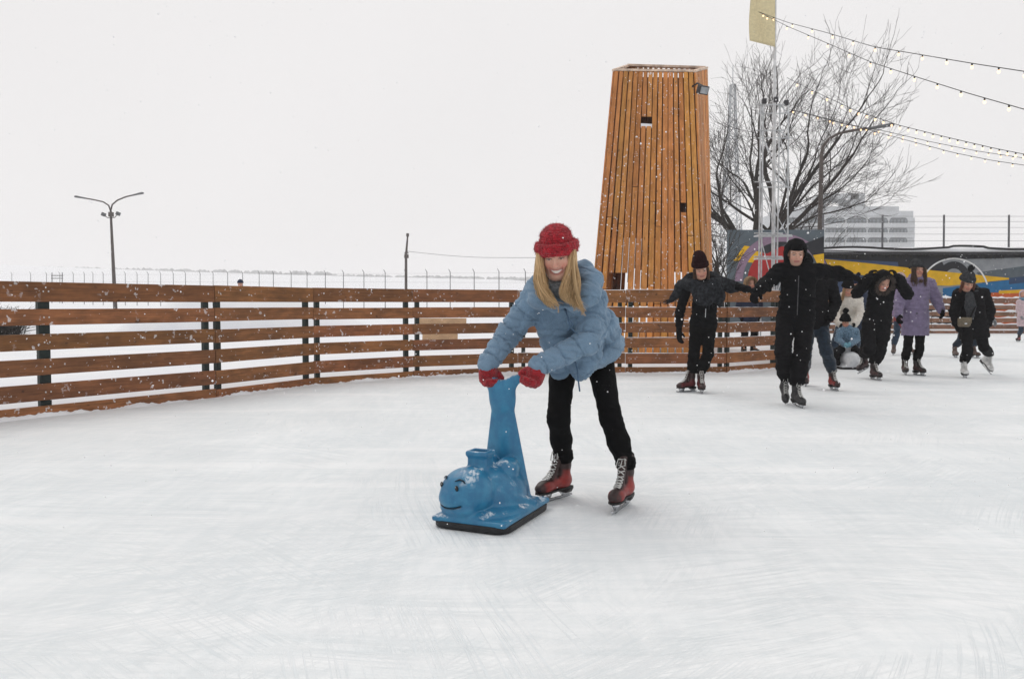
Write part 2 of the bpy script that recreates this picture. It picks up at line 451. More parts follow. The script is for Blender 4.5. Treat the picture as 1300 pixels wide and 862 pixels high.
def ice_mat():
    t = NT('scratched_ice'); c = t.coord()
    broad = t.noise(c, .35, 4, .55); mid = t.noise(c, 3.2, 6, .65)
    hs = None; cs = None
    # skate cuts: long thin wandering lines, several headings, broken up by masks
    for i, (ang, sc, st) in enumerate(((12, 1.5, .032), (-28, 1.9, .03), (34, 1.7, .035), (-62, 2.3, .03), (74, 1.6, .04), (152, 2.6, .028), (5, 3.4, .05), (-45, 3.1, .05))):
        wv = t.mapping(c, (1, 1, 1), (0, 0, math.radians(ang)), (i * 3.7, i * 1.3, 0))
        wr = t.noise(wv, .3, 1, .4)
        ad = t.n('ShaderNodeVectorMath', operation='MULTIPLY_ADD')
        cmb = t.n('ShaderNodeCombineXYZ'); t.l(wr, cmb.inputs[1])
        t.l(cmb.outputs[0], ad.inputs[0]); ad.inputs[1].default_value = (0, 1.1, 0); t.l(wv, ad.inputs[2])
        n = t.noise(t.mapping(ad.outputs[0], (.22, 7.5 * sc, 1)), 1.6, 4, .62)
        line = t.ramp(t.math('ABSOLUTE', t.math('SUBTRACT', n, .5)), 0, st, 1, 0)
        mask = t.ramp(t.noise(t.mapping(c, (.5, .5, 1), (0, 0, 0), (i * 5.1, 0, 0)), 1.5, 3, .6), .46, .64)
        line = t.math('MULTIPLY', line, mask)
        hs = line if hs is None else t.math('MAXIMUM', hs, line)
    # scraped, brushed snow dust with a direction
    br = t.noise(t.mapping(c, (1.0, 9, 1), (0, 0, math.radians(24))), 2.2, 7, .7)
    br2 = t.noise(t.mapping(c, (8, 1.1, 1), (0, 0, math.radians(-18))), 2.0, 7, .7)
    dust = t.math('MULTIPLY', t.math('ADD', br, br2), .5)
    # wide pale swept tracks
    tr = t.noise(t.mapping(c, (.16, 2.6, 1), (0, 0, math.radians(-22))), 1.1, 3, .5)
    col = t.mix(t.ramp(dust, .36, .64), (.755, .80, .822), (.865, .888, .902))
    col = t.mix(t.math('MULTIPLY', t.ramp(broad, .35, .65), .25), col, (.85, .852, .85))
    col = t.mix(t.math('MULTIPLY', t.ramp(tr, .54, .66), .5), col, (.91, .922, .932))
    col = t.mix(t.math('MULTIPLY', t.ramp(mid, .55, .75), .35), col, (.84, .865, .88))
    col = t.mix(t.math('MULTIPLY', hs, .38), col, (.62, .69, .73))
    h = t.math('SUBTRACT', t.math('ADD', t.math('MULTIPLY', dust, 1.0), t.math('MULTIPLY', mid, .5)), t.math('MULTIPLY', hs, .55))
    nb = t.bump(h, .38, .018)
    nb = t.bump(t.noise(c, 160, 3), .3, .003, nb)
    return t.set(col, t.ramp(dust, .3, .7, .5, .8), nb, 0, .25)
iv = []; jf = []; rr = [0, .25, .5, .75, 1]
for th in angs:
    R0 = rf(th) + .05
    for q in rr[1:]: iv.append([R0 * q * math.sin(th), R0 * q * math.cos(th), 0])
iv.append([0, 0, 0]); cidx = len(iv) - 1; nq = len(rr) - 1
for i in range(na):
    k = (i + 1) % na; jf.append([cidx, i * nq, k * nq])
    for j in range(nq - 1): jf.append([i * nq + j, i * nq + j + 1, k * nq + j + 1, k * nq + j])
jf = [q[::-1] for q in jf]
tag(link_mesh('rink_ice', iv, jf, ice_mat(), smooth=False, org=(0, 0, 0)), kind='structure')

# ---------------------------------------------------------------- rink barrier
M_BOARD = wood('stained_board', (.27, .107, .039), (.16, .063, .022), .3, .55)
M_BOARD_FAR = wood('weathered_board', (.24, .12, .07), (.16, .08, .045), .35, .8)
M_POST = mat('dark_green_paint', (.012, .022, .02), .45, .3, 30, .2)
M_BOLT = mat('zinc', (.62, .62, .62), .4, .1, 60, 0, metal=.6)
BZ = [(1.105, 1.295), (.875, 1.03), (.637, .79), (.40, .555), (.155, .315), (-.02, .098)]
def barrier(name, pts, label, mats, bolts, caps, posts_every=True, solo=()):
    root = empty(name, (*pts[len(pts) // 2], 0), label, 'barrier')
    for i in range(len(pts) - 1):
        a, b = pts[i], pts[i + 1]; e = unit(b - a); n = V(-e[1], e[0]); L = np.linalg.norm(b - a)
        ci = n[0] * (-a[0]) + n[1] * (-a[1])
        if ci < 0: n = -n                        # n points into the rink
        R = np.stack([V(e[0], e[1], 0), V(n[0], n[1], 0), V(0, 0, 1)], 1)
        if np.linalg.det(R) < 0: R[:, 0] *= -1
        for z0, z1 in BZ:
            tone = rng.uniform(.8, 1.2); tint = V(tone, tone * rng.uniform(.92, 1.06), tone * rng.uniform(.9, 1.08))
            m = MB(); jig = rng.uniform(-.006, .006)
            c = V(*(a + b) / 2, (z0 + z1) / 2 + jig) + V(*n, 0) * rng.uniform(-.002, .002)
            m.box((0, 0, 0), (L - .008, .038, z1 - z0), None, tint, V(rng.uniform(0, 40), rng.uniform(0, 9), rng.uniform(0, 9)))
            m.v[0] = m.v[0] @ R.T + c
            bo = m.build('board', mats, root, bevel=.005)
            if bolts and i >= 1:
                for sgn in (-1, 1):
                    if (i, sgn) in solo: continue
                    for dz in ((-.028, .028) if z1 - z0 < .11 else (0,)):
                        q = MB(); q.ball(c + R[:, 0] * sgn * (L / 2 - .085) + V(*n, 0) * .019 + V(0, 0, dz if z0 > 0 else .01), (.009, .009, .009), 6, 4)
                        q.build('bolt', M_BOLT, bo, True)
            if caps and z0 > 0.1 and (caps == 2 or i >= 5):
                q = MB(); hh = .008 if caps == 1 else .075
                npt = 14; pr = []
                top = c + V(0, 0, (z1 - z0) / 2)
                vv = []; ff = []
                for s_ in range(npt):
                    u = (s_ / (npt - 1) - .5) * (L - .03); hgt = hh * rng.uniform(.25, 1.2)
                    for (oy, oz) in ((-.017, .001), (-.012, hgt), (.012, hgt), (.0185, .001)):
                        vv.append(top + R[:, 0] * u + V(*n, 0) * oy + V(0, 0, oz))
                for s_ in range(npt - 1):
                    for j in range(3): ff.append([s_ * 4 + j, s_ * 4 + j + 1, s_ * 4 + 5 + j, s_ * 4 + 4 + j])
                q.add(vv, ff); q.build('snow_cap', SNOW, bo, True)
        for sgn in (-1, 1):
            if not posts_every and sgn == 1: continue
            if (i, sgn) in solo: continue
            m = MB(); c = V(*(a + b) / 2, 0) + R[:, 0] * sgn * (L / 2 - .085) - V(*n, 0) * .052
            m.box(c + V(0, 0, .60), (.062, .06, 1.28), R); m.build('post', M_POST, root, bevel=.004)
    return root
# the long first panel carries one wide post in its middle
fr = J[:2] + J[3:]
broot = barrier('rink_barrier', fr, 'brown stained board barrier curving along the ice behind the woman in the pale blue jacket', M_BOARD, True, 1, True)
a, b = J[1], J[3]; e = unit(b - a); n = V(e[1], -e[0]); mid = J[2] * .0 + a + e * np.dot(J[2] - a, e)
R = np.stack([V(*e, 0), V(-n[0], -n[1], 0), V(0, 0, 1)], 1)
m = MB(); m.box(V(*(mid - n * .055), .6), (.105, .06, 1.28), R); m.build('post', M_POST, broot, bevel=.004)
for z0, z1 in BZ:
    for s_ in (-.024, .024):
        q = MB(); q.ball(V(*(mid + e * s_ + n * .02), (z0 + z1) / 2 + (.02 if z0 < 0 else 0)), .009, 6, 4); q.build('bolt', M_BOLT, broot, True)
barrier('rink_barrier', REC + REAR[1:], 'distant snow topped board barrier along the far side of the rink below the mural', M_BOARD_FAR, False, 2, False)

# scraped snow pushed up against the boards
sv = []; sf = []; path = []
pl = J[1:]
for i in range(len(pl) - 1):
    for q in np.linspace(0, 1, 90, endpoint=False): path.append((pl[i] + (pl[i + 1] - pl[i]) * q, unit(pl[i + 1] - pl[i])))
for i, (p, e) in enumerate(path):
    n = V(e[1], -e[0]); x = V(p[0], p[1], 0)
    hgt = .022 + .022 * wob(x[None], .5)[0] + .012 * wob(x[None] + 9, .08)[0] + rng.uniform(-.004, .006); hgt = max(hgt, .003)
    wd = .07 + .05 * wob(x[None] + 4, .6)[0] + .02 * wob(x[None] + 2, .1)[0]
    for o, zz in ((.019, hgt), (.03, hgt * .95), (.03 + wd * .5, hgt * .5), (.03 + wd, .001)):
        q = p + n * o; sv.append([q[0], q[1], zz])
for i in range(len(path) - 1):
    for j in range(3): sf.append([i * 4 + j, i * 4 + 4 + j, i * 4 + 5 + j, i * 4 + 1 + j])
tag(link_mesh('scraped_snow', sv, sf, SNOW), 'ridge of scraped white snow along the foot of the board barrier', 'snow', kind='stuff')

# ---------------------------------------------------------------- plank tower
M_TOWER = wood('larch_plank', (.66, .29, .078), (.48, .195, .048), .22, .9)
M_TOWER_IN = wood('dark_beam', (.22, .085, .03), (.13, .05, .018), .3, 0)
def tower():
    FL = np.append(G(747, 15.9)[:2], .1); FR = np.append(G(896.5, 15.25)[:2], .1); BR = np.append(G(905.5, 17.4)[:2], .1); BL = FL + BR - FR
    TL = P(780, 91, 16.2); TR = P(880.5, 92.5, 15.65); UR = P(896, 88, 17.0); UL = P(797, 85, 17.5)
    root = empty('plank_tower', (FL + FR + BR + BL) / 4, 'tall tapering tower of orange upright planks with open slits behind the barrier', 'tower')
    def wall(b0, b1, t0, t1, n, holes, name, solid=.55, gap=.16):
        m = MB(); out = unit(np.cross(b1 - b0, t0 - b0))
        for i in range(n):
            u0, u1 = i / n, (i + 1) / n
            cuts = sorted([rng.uniform(.12, .3), rng.uniform(.4, .6)][: rng.integers(1, 3)])
            segs = []; lo = 0.0
            for cpt in cuts + [1.0]: segs.append((lo, cpt)); lo = cpt
            for s0, s1 in segs:
                pieces = [(s0, s1)]
                for (hu0, hu1, hv0, hv1) in holes:
                    if (u0 + u1) / 2 > hu0 and (u0 + u1) / 2 < hu1:
                        np_ = []
                        for q0, q1 in pieces:
                            if q1 <= hv0 or q0 >= hv1: np_.append((q0, q1)); continue
                            if q0 < hv0: np_.append((q0, hv0))
                            if q1 > hv1: np_.append((hv1, q1))
                        pieces = np_
                g = gap * rng.uniform(.6, 1.5) 
                if s0 > solid: g *= .45
                tone = rng.uniform(.72, 1.2) 
                tint = V(tone, tone * rng.uniform(.9, 1.08), tone * rng.uniform(.85, 1.1))
                lift = rng.uniform(.0, .012); sh = rng.uniform(-.1, .1) * gap
                for q0, q1 in pieces:
                    ua, ub = u0 + (g / 2 + sh * .3) / n, u1 - (g / 2 - sh * .3) / n
                    def pt(u, v_): return (b0 + (b1 - b0) * u) * (1 - v_) + (t0 + (t1 - t0) * u) * v_
                    e = .0012
                    c4 = [pt(ua, q0 + e), pt(ub, q0 + e), pt(ub, q1 - e), pt(ua, q1 - e)]
                    o1 = out * (lift + .03); o0 = out * lift
                    pts = [c4[0] + o0, c4[1] + o0, c4[1] + o1, c4[0] + o1, c4[3] + o0, c4[2] + o0, c4[2] + o1, c4[3] + o1]
                    Lz = np.linalg.norm(c4[3] - c4[0]); W = np.linalg.norm(c4[1] - c4[0]); r0 = rng.uniform(0, 30, 3)
                    wc = [r0 + V(z, x, y) for z in (0, Lz) for (x, y) in ((0, 0), (W, 0), (W, .03), (0, .03))]
                    m.hexa([pts[k] for k in (0, 1, 2, 3, 4, 5, 6, 7)], tint, wc)
        return m.build(name, M_TOWER, root)
    # openings as (u0,u1,v0,v1) on the front
    wall(FL, FR, TL, TR, 16, [(.375, .53, .806, .838), (.80, .86, .503, .535), (.10, .33, .215, .285)], 'plank_wall', .55, .21)
    wall(FR, BR, TR, UR, 13, [(.3, .5, .45, .6)], 'plank_wall', .3, .08)
    wall(BR, BL, UR, UL, 15, [(.05, .4, .05, .28), (.6, .9, .06, .22)], 'plank_wall', .5, .42)
    wall(BL, FL, UL, TL, 14, [], 'plank_wall', .4, .1)
    # second skin of boards behind the upper front
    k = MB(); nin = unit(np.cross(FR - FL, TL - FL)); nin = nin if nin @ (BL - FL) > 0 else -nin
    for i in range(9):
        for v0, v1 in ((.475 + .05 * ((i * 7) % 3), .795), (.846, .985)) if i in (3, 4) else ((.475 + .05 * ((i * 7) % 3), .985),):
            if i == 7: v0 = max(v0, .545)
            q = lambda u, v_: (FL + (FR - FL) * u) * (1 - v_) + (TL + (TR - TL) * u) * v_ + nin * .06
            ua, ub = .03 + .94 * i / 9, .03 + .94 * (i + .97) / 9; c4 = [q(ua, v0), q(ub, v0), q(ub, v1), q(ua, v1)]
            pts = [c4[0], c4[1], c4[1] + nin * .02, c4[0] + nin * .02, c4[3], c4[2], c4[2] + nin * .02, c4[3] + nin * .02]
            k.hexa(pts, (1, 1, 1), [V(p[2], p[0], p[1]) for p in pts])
    for i in range(11):  # added dark backing deeper inside, so the openings read dark instead of see-through
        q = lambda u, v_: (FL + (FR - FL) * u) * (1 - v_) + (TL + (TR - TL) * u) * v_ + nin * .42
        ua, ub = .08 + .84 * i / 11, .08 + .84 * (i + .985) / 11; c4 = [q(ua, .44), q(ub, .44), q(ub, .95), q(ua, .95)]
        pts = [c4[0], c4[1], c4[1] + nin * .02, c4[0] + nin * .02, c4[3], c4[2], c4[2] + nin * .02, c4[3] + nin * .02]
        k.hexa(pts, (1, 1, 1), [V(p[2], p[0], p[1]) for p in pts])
    k.build('inner_boards_and_backing', M_TOWER_IN, root)
    bb = [FL, FR, BR, BL]; tt = [TL, TR, UR, UL]; cb = sum(bb) / 4; ct = sum(tt) / 4
    for i in range(4):
        k = MB(); p0 = bb[i] + (cb - bb[i]) * .09; p1 = tt[i] + (ct - tt[i]) * .1
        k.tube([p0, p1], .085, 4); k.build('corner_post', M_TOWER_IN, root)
    for v_ in (.18, .42, .66, .85):
        for i in range(4):
            j = (i + 1) % 4; k = MB()
            A = (bb[i] * (1 - v_) + tt[i] * v_); B = (bb[j] * (1 - v_) + tt[j] * v_); cc = cb * (1 - v_) + ct * v_
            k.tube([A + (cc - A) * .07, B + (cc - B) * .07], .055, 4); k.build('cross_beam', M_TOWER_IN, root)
    # snow-dusted capping boards round the open top
    for i in range(4):
        j = (i + 1) % 4; k = MB(); A, B = tt[i], tt[j]; e = unit(B - A); up = V(0, 0, 1); nn = unit(np.cross(e, up))
        if np.dot(nn, ct - A) < 0: nn = -nn
        Q = []
        for zz in (.002, .045):
            for (s_, o) in ((A, -.05), (B, -.05), (B, .06), (A, .06)): Q.append(s_ + nn * o + V(0, 0, zz))
        k.hexa(Q, (1, 1, 1), [V(p @ e, p @ nn, p[2]) for p in Q]); k.build('capping_board', M_CAP, root)
    # small snow sill in the upper opening
    def fp(u, v_): return (FL + (FR - FL) * u) * (1 - v_) + (TL + (TR - TL) * u) * v_
    k = MB(); o = -unit(np.cross(FR - FL, TL - FL)) * .03
    A, B = fp(.375, .80), fp(.53, .80)
    k.hexa([A - o, B - o, B + o * 2, A + o * 2, A - o + V(0, 0, .08), B - o + V(0, 0, .06), B + o * 2 + V(0, 0, .1), A + o * 2 + V(0, 0, .11)]); k.build('snow_sill', SNOW, root)
    # floodlight bracket high on the corner
    q = P(886, 112, 15.4); f_ = empty('floodlight', q, 'small dark grey floodlight bracketed to the top corner of the plank tower', 'floodlight')
    k = MB(); R = Matrix.Rotation(.5, 3, 'Z') @ Matrix.Rotation(.4, 3, 'X'); R = np.array(R)
    k.box(q + V(.08, -.05, -.05), (.22, .1, .16), R); k.build('lamp_housing', M_DARKMETAL, f_, bevel=.01)
    k = MB(); k.tube([q + V(-.06, .2, .08), q + V(0, .05, .1), q + V(.08, -.03, .03)], .018, 6); k.build('bracket', M_DARKMETAL, f_, True)
    k = MB(); k.box(q + V(.08, -.05, -.05) - R[:, 1] * .054, (.18, .006, .12), R); k.build('lamp_glass', M_GREY, f_)
M_CAP = mat('snow_dusted_board', (.62, .48, .38), .7, .3, 6, .3, 40)
M_DARKMETAL = mat('dark_metal', (.05, .05, .055), .5, .3, 20, .1, metal=.3)
M_GREY = mat('grey_paint', (.32, .34, .36), .5, .2, 10, .1)
M_GALV = mat('galvanised_steel', (.50, .52, .54), .5, .2, 8, .15, metal=.2)
tower()
# ---------------------------------------------------------------- lamps and poles
M_POLE = mat('old_pole', (.085, .07, .064), .7, .3, 12, .2)
M_LAMPHEAD = mat('lamp_head_grey', (.11, .115, .12), .5, .2, 10, .1)
def gnd(px, Y): q = G(px, Y); return V(q[0], Y, gz(q[0], Y))
def lamp_head(name, tip, d, L, root):
    k = SDF(.02); d = unit(d); k.cap(tip - d * .1, tip + d * L, .09, .15, flat=(V(0, 0, 1), .55)); k.cap(tip - d * .22, tip, .05, .07)
    return puff(name, k, .035, M_LAMPHEAD, root, smooth=1)
Y = 60.0; base = gnd(146.5, Y)
r = empty('street_lamp', base, 'twin arm street lamp with two floodlights below its arms standing beyond the barrier', 'street lamp')
top = P(140.5, 268, Y); k = MB(); k.tube([base, base * .35 + top * .65, top], [.16, .11, .08], 8); k.build('pole', M_POLE, r, True)
for pts, sg in (([(140.5, 268), (138, 261), (131, 256.5), (120, 254), (106, 251.5)], -1), ([(140.5, 268), (142.5, 260), (149, 254.5), (160, 250), (171, 247.5)], 1)):
    pp = [P(x, y, Y) for x, y in pts]; k = MB(); k.tube(pp, .055, 6); k.build('arm', M_POLE, r, True)
    lamp_head('lamp_head', pp[-1], pp[-1] - pp[-2], .55, r)
for x, y in ((131.5, 272.5), (150, 271.5)):
    k = MB(); p = P(x, y, Y); k.tube([P(141, 277, Y), P(141 * .5 + x * .5, 276.5, Y), p], .03, 5); k.build('floodlight_arm', M_POLE, r, True)
    k = MB(); k.box(p, (.3, .2, .26), np.array(Matrix.Rotation(.4, 3, 'Y'))); k.build('floodlight', M_LAMPHEAD, r, bevel=.03)
k = MB(); k.box(P(141, 272.5, Y), (.3, .3, .35)); k.build('junction_box', M_POLE, r, bevel=.03)

Y = 34.5; base = gnd(1041, Y)
r = empty('street_lamp', base, 'single arm street lamp with a curved arm rising beside the bare tree', 'street lamp')
k = MB(); k.tube([base, P(1041, 290, Y), P(1042.5, 222, Y), P(1043, 195, Y)], [.12, .11, .095, .085], 8); k.build('pole', M_POLE, r, True)
k = MB(); k.tube([P(x, y, Y) for x, y in ((1043, 196), (1045, 186), (1052, 177), (1064, 170), (1082, 166), (1100, 163.5))], [.075, .07, .065, .062, .06, .058], 6); k.build('arm', M_POLE, r, True)
lamp_head('lamp_head', P(1106, 163, Y), P(1124, 160, Y) - P(1106, 163, Y), .85, r)

Y = 62.0; base = gnd(515.5, Y)
r = empty('utility_pole', base, 'thin dark utility pole with a small box halfway up rising above the barrier', 'pole')
k = MB(); k.tube([base, P(515.5, 325, Y), P(517.5, 300, Y)], [.12, .10, .06], 7); k.build('pole', M_POLE, r, True)
k = MB(); k.box(P(516, 325.5, Y), (.32, .3, .28)); k.build('junction_box', M_POLE, r, bevel=.03)
k = MB(); k.box(P(517.5, 298.5, Y), (.2, .2, .25)); k.build('camera_box', M_POLE, r, bevel=.02)
k = MB(); k.tube([P(513.5, 322, Y), P(516, 318, Y), P(518.5, 322, Y)], .035, 5); k.build('bracket', M_POLE, r, True)
k = MB(); k.tube([P(516, 319, Y)] + [P(524 + i * 13, 320 + 7.2 * math.sin(min(i, 8) / 8 * PI / 2) + max(0, i - 8) * .02, Y - i * .8) for i in range(13)], .016, 4)
tag(k.build('overhead_wire', mat('grey_wire', (.25, .25, .26), .7, 0, 10, 0), None, True), 'thin sagging overhead wire running from the utility pole behind the plank tower', 'wire')

# far perimeter fence: thin posts with bent tips and wire
M_FPOST = mat('fence_steel', (.13, .13, .14), .6, .3, 20, 0)
fpx = [15, 39, 59, 76, 93, 107, 118, 131, 145, 159, 174, 188, 204, 220, 235.5, 254, 270.5, 289, 308, 329, 347, 369.6, 389.8, 413, 436, 462, 489, 515, 542, 571.5, 602, 633.5, 667, 702, 739]
def fY(px): return 58.0 / (1 + .70 * (px - 650) / FOC)
fr_ = empty('perimeter_fence', gnd(347, fY(347)), 'long thin perimeter fence of wire and slim steel posts across the snowfield', 'fence')
tops = []
for px in fpx:
    Yp = fY(px); g_ = gnd(px, Yp); ty = np.interp(px, [0, 200, 400, 640], [347.5, 347.5, 346.5, 345]); t_ = P(px, ty, Yp)
    k = MB(); k.tube([g_, t_, t_ + V(-.12, -.05, .22)], [.035, .03, .02], 5); k.build('post', M_FPOST, fr_, True); tops.append((g_, t_))
k = MB()
for q in (.55, .75, .97):
    k.tube([a_ + (b_ - a_) * q for a_, b_ in tops], .006, 3)
k.build('wire', M_FPOST, fr_, True)
# low gate frame in that fence
k = MB(); Yp = fY(72) - 1
for px in (66, 79): k.tube([gnd(px, Yp), P(px, 346, Yp)], .05, 5)
for y in (350, 353.5): k.tube([P(65, y, Yp), P(80, y, Yp)], .05, 5)
tag(k.build('steel_railing', M_FPOST, None, True), 'short dark steel railing standing before the perimeter fence', 'railing')
# wood far off on the hill, reads as one mass
k = MB(); M_WOOD = mat('far_wood', (.36, .37, .37), .9, .3, .2, 0)
for i in range(900):
    px = rng.uniform(-60, 700); Yw = rng.uniform(600, 640)
    yb = np.interp(px, [-60, 0, 640], [347, 348, 359]); h_ = 6.0 * (1.0 if px < 420 else .7) * rng.uniform(.55, 1.15)
    b_ = P(px, yb, Yw); k.ball(b_ + V(0, 0, h_ * .45), (2.2 * rng.uniform(.7, 1.4), 2.2, h_ * .55), 6, 4)
tag(k.build('distant_wood', M_WOOD, None, True), 'faint strip of far woodland along the hazy horizon', 'wood', kind='stuff')
# dark scrub seen under the top board at the left
def scrub(name, px0, px1, Y, h, n, label, lean=0):
    k = MB()
    for i in range(n):
        px = rng.uniform(px0, px1); b_ = gnd(px, Y + rng.uniform(-.3, .3)); d = V(rng.normal(0, .3), rng.normal(0, .3), 1)
        L = h * rng.uniform(.5, 1); k.tube([b_, b_ + d * L * .5, b_ + d * L + V(rng.normal(0, .1), 0, 0)], [.012, .008, .003], 3)
        for _ in range(4):
            q = b_ + d * L * rng.uniform(.3, .9); k.tube([q, q + V(rng.normal(0, .25), rng.normal(0, .25), rng.uniform(.0, .25))], [.006, .002], 3)
    return tag(k.build(name, mat('bare_scrub', (.035, .03, .026), .9, .3, 20, 0), None), label, 'shrub')
scrub('bare_scrub', -60, 26, 19, .95, 320, 'low dark scrub seen through the gap under the top barrier board')
# timber offcuts behind the barrier
def sheet(px0, px1, y0, y1, Y, tilt, label):
    a_ = P(px0, y1, Y); b_ = P(px1, y1, Y + .2); h_ = P(px0, y0, Y)[2] - a_[2]; a_[2] -= .12; b_[2] -= .12; h_ += .12
    k = MB(); t_ = V(0, tilt, 0)
    q = [a_, b_, b_ + V(0, .03, 0), a_ + V(0, .03, 0)]; q += [p + V(0, 0, h_) + t_ for p in q]; k.hexa(q, (1, 1, 1), [V(p[0], p[2], p[1]) for p in q])
    return tag(k.build('timber_board', wood('pale_timber', (.52, .34, .2), (.4, .26, .15), .15), None, bevel=.004), label, 'board')
sheet(527, 592, 404, 408.5, 24, .05, 'long pale timber board lying in snow behind the second gap of the barrier')
sheet(536, 581, 421.5, 428, 20, .05, 'short pale timber board half buried in snow behind the third gap of the barrier')

# heaped snow left by the plough
def heap(cx, Y, w_, d_, h_):
    vv = []; ff = []; n1, n2 = 40, 24; x0 = G(cx, Y)[0]
    for i in range(n1):
        for k_ in range(n2):
            u, v_ = i / (n1 - 1) * 2 - 1, k_ / (n2 - 1) * 2 - 1; x, y = x0 + u * w_, Y + v_ * d_
            q = max(0, 1 - u * u) ** 1.0 * max(0, 1 - v_ * v_) ** .8
            vv.append([x, y, gz(x, y) - .06 + h_ * q * (1 + .12 * wob(V(x, y, 0)[None], .9)[0])])
    for i in range(n1 - 1):
        for k_ in range(n2 - 1): ff.append([i * n2 + k_, (i + 1) * n2 + k_, (i + 1) * n2 + k_ + 1, i * n2 + k_ + 1])
    tag(link_mesh('snow_bank', vv, ff, SNOW), kind='structure')
heap(312, 25.0, 4.2, 1.3, 1.5)
# ---------------------------------------------------------------- painted walls on the right
def paint(name, col, scale=3): return mat(name, col,   .85, .10, scale, .25, 60, .004)
PT = {k_: paint('wall_' + k_, c_) for k_, c_ in dict(slate=(.095, .12, .14), yellow=(.72, .42, .012), red=(.36, .02, .02), violet=(.25, .17, .24), dark=(.02, .022, .028), blue=(.015, .14, .32), navy=(.03, .06, .13), orange=(.55, .11, .025), grey=(.27, .29, .31), white=(.75, .76, .76), deepblue=(.05, .08, .16)).items()}
def poly(root, pts, Y, m, name, lift, Yf=None):
    """a painted shape: flat polygon, 'lift' in front of the wall face at Y"""
    v = [P(x, y, (Y if Yf is None else Yf(x)) - lift) for x, y in pts]
    return link_mesh(name, v, [list(range(len(v)))], PT[m], root, False, wc=v)
def arc(cx, cy, r0, r1, a0, a1, n=28):
    o = [(cx + r1 * math.cos(a_), cy - r1 * math.sin(a_)) for a_ in np.linspace(a0, a1, n)]
    return o + [(cx + r0 * math.cos(a_), cy - r0 * math.sin(a_)) for a_ in np.linspace(a1, a0, n)]
def wallbox(name, px0, px1, ytop, Y, m, root, th=.25):
    a_, b_ = P(px0, ytop, Y), P(px1, ytop, Y); k = MB()
    k.box(V((a_[0] + b_[0]) / 2, Y + th / 2, a_[2] / 2 - .1), (b_[0] - a_[0], th, a_[2] + .2)); return k.build(name, PT[m], root)
Y = 31.5
r = empty('painted_panel', G(986, Y, 0), 'slate painted wall with red disc and violet ring behind the steel mast', 'wall')
wallbox('wall', 925, 1046.5, 292, Y, 'slate', r)
poly(r, [(931, 331), (945, 312), (972, 316), (958, 334)], Y, 'yellow', 'painted_shape', .006)
poly(r, arc(993, 357, 0.01, 44, 0, PI), Y, 'red', 'painted_shape', .009)
poly(r, [(957, 318), (975, 303), (1000, 300), (1000, 309), (974, 322)], Y, 'dark', 'painted_shape', .012)
poly(r, arc(993, 357, 50, 60, 0, PI), Y, 'violet', 'painted_shape', .016)
poly(r, [(1020, 310), (1046, 300), (1046, 328), (1036, 330)], Y, 'dark', 'painted_shape', .019)
poly(r, [(1032, 324), (1046, 322), (1046, 336), (1038, 336)], Y, 'yellow', 'painted_shape', .022)
Y = 33.0
r = empty('mural_wall', G(1220, Y, 0), 'long low wall painted with yellow, blue, orange and grey bands under a snowy roof', 'wall')
wallbox('wall', 1047, 1560, 323, Y, 'dark', r)
poly(r, [(1160, 331), (1420, 324), (1420, 420), (1160, 420)], Y, 'grey', 'painted_shape', .006)
poly(r, [(1047, 328), (1140, 333), (1150, 420), (1047, 420)], Y, 'deepblue', 'painted_shape', .008)
poly(r, [(1240, 346), (1420, 322), (1420, 362), (1250, 364)], Y, 'slate', 'painted_shape', .010)
poly(r, arc(1211, 352, 11, 20, 0, PI), Y, 'dark', 'painted_shape', .013)
poly(r, [(1168, 326), (1194, 328), (1203, 347), (1150, 347)], Y, 'dark', 'painted_shape', .016)
poly(r, [(1197, 366), (1290, 354), (1420, 345), (1420, 376), (1250, 371), (1197, 382)], Y, 'blue', 'painted_shape', .019)
poly(r, [(1281, 353), (1330, 348), (1330, 356), (1281, 361)], Y, 'navy', 'painted_shape', .022)
poly(r, [(1250, 372), (1420, 366), (1420, 420), (1250, 420)], Y, 'orange', 'painted_shape', .025)
poly(r, [(1268, 369), (1420, 362), (1420, 367), (1268, 373)], Y, 'yellow', 'painted_shape', .027)
poly(r, [(1047, 329), (1100, 334), (1180, 343), (1281, 353), (1281, 355), (1205, 363), (1172, 362), (1098, 350), (1054, 342)], Y, 'yellow', 'painted_shape', .030)
poly(r, arc(1211, 372, 42.6, 44.6, .25, PI - .55), Y, 'white', 'painted_shape', .033)
poly(r, [(1150, 372), (1240, 378), (1240, 420), (1150, 420)], Y, 'dark', 'painted_shape', .017)
# roof: dark eaves, snow, and drooping cables
k = MB(); a_, b_ = P(1044, 323, Y), P(1560, 323, Y)
k.box(V((a_[0] + b_[0]) / 2, Y + .8, a_[2] + .03), (b_[0] - a_[0] + .2, 2.1, .1)); k.build('roof', M_DARKMETAL, r)
k = MB(); vv = []; ff = []; N_ = 80
for i in range(N_):
    x = a_[0] + (b_[0] - a_[0]) * i / (N_ - 1)
    for (yy, zz) in ((Y - .235, .082), (Y - .22, .16), (Y + .2, .30), (Y + 1.8, .42)): vv.append([x, yy, a_[2] + zz + .03 * wob(V(x, yy, 0)[None], 1.2)[0] * (zz > .1)])
for i in range(N_ - 1):
    for j in range(3): ff.append([i * 4 + j, i * 4 + 4 + j, i * 4 + 5 + j, i * 4 + 1 + j])
k.add(vv, ff); k.build('roof_snow', SNOW, r, True)
k = MB()
for i in range(240):
    x = rng.uniform(a_[0], b_[0]); L = rng.uniform(.04, .24) * (.5 + .5 * abs(math.sin(x * 1.7)))
    k.tube([V(x, Y - .16, a_[2] - .01), V(x + rng.normal(0, .06), Y - .17, a_[2] - L)], [.05, .012], 5)
k.build('fringe', mat('dead_creeper', (.02, .02, .018), .9, .3, 20, 0), r)
M_CABLE = mat('black_cable', (.012, .012, .014), .5, .1, 20, 0)
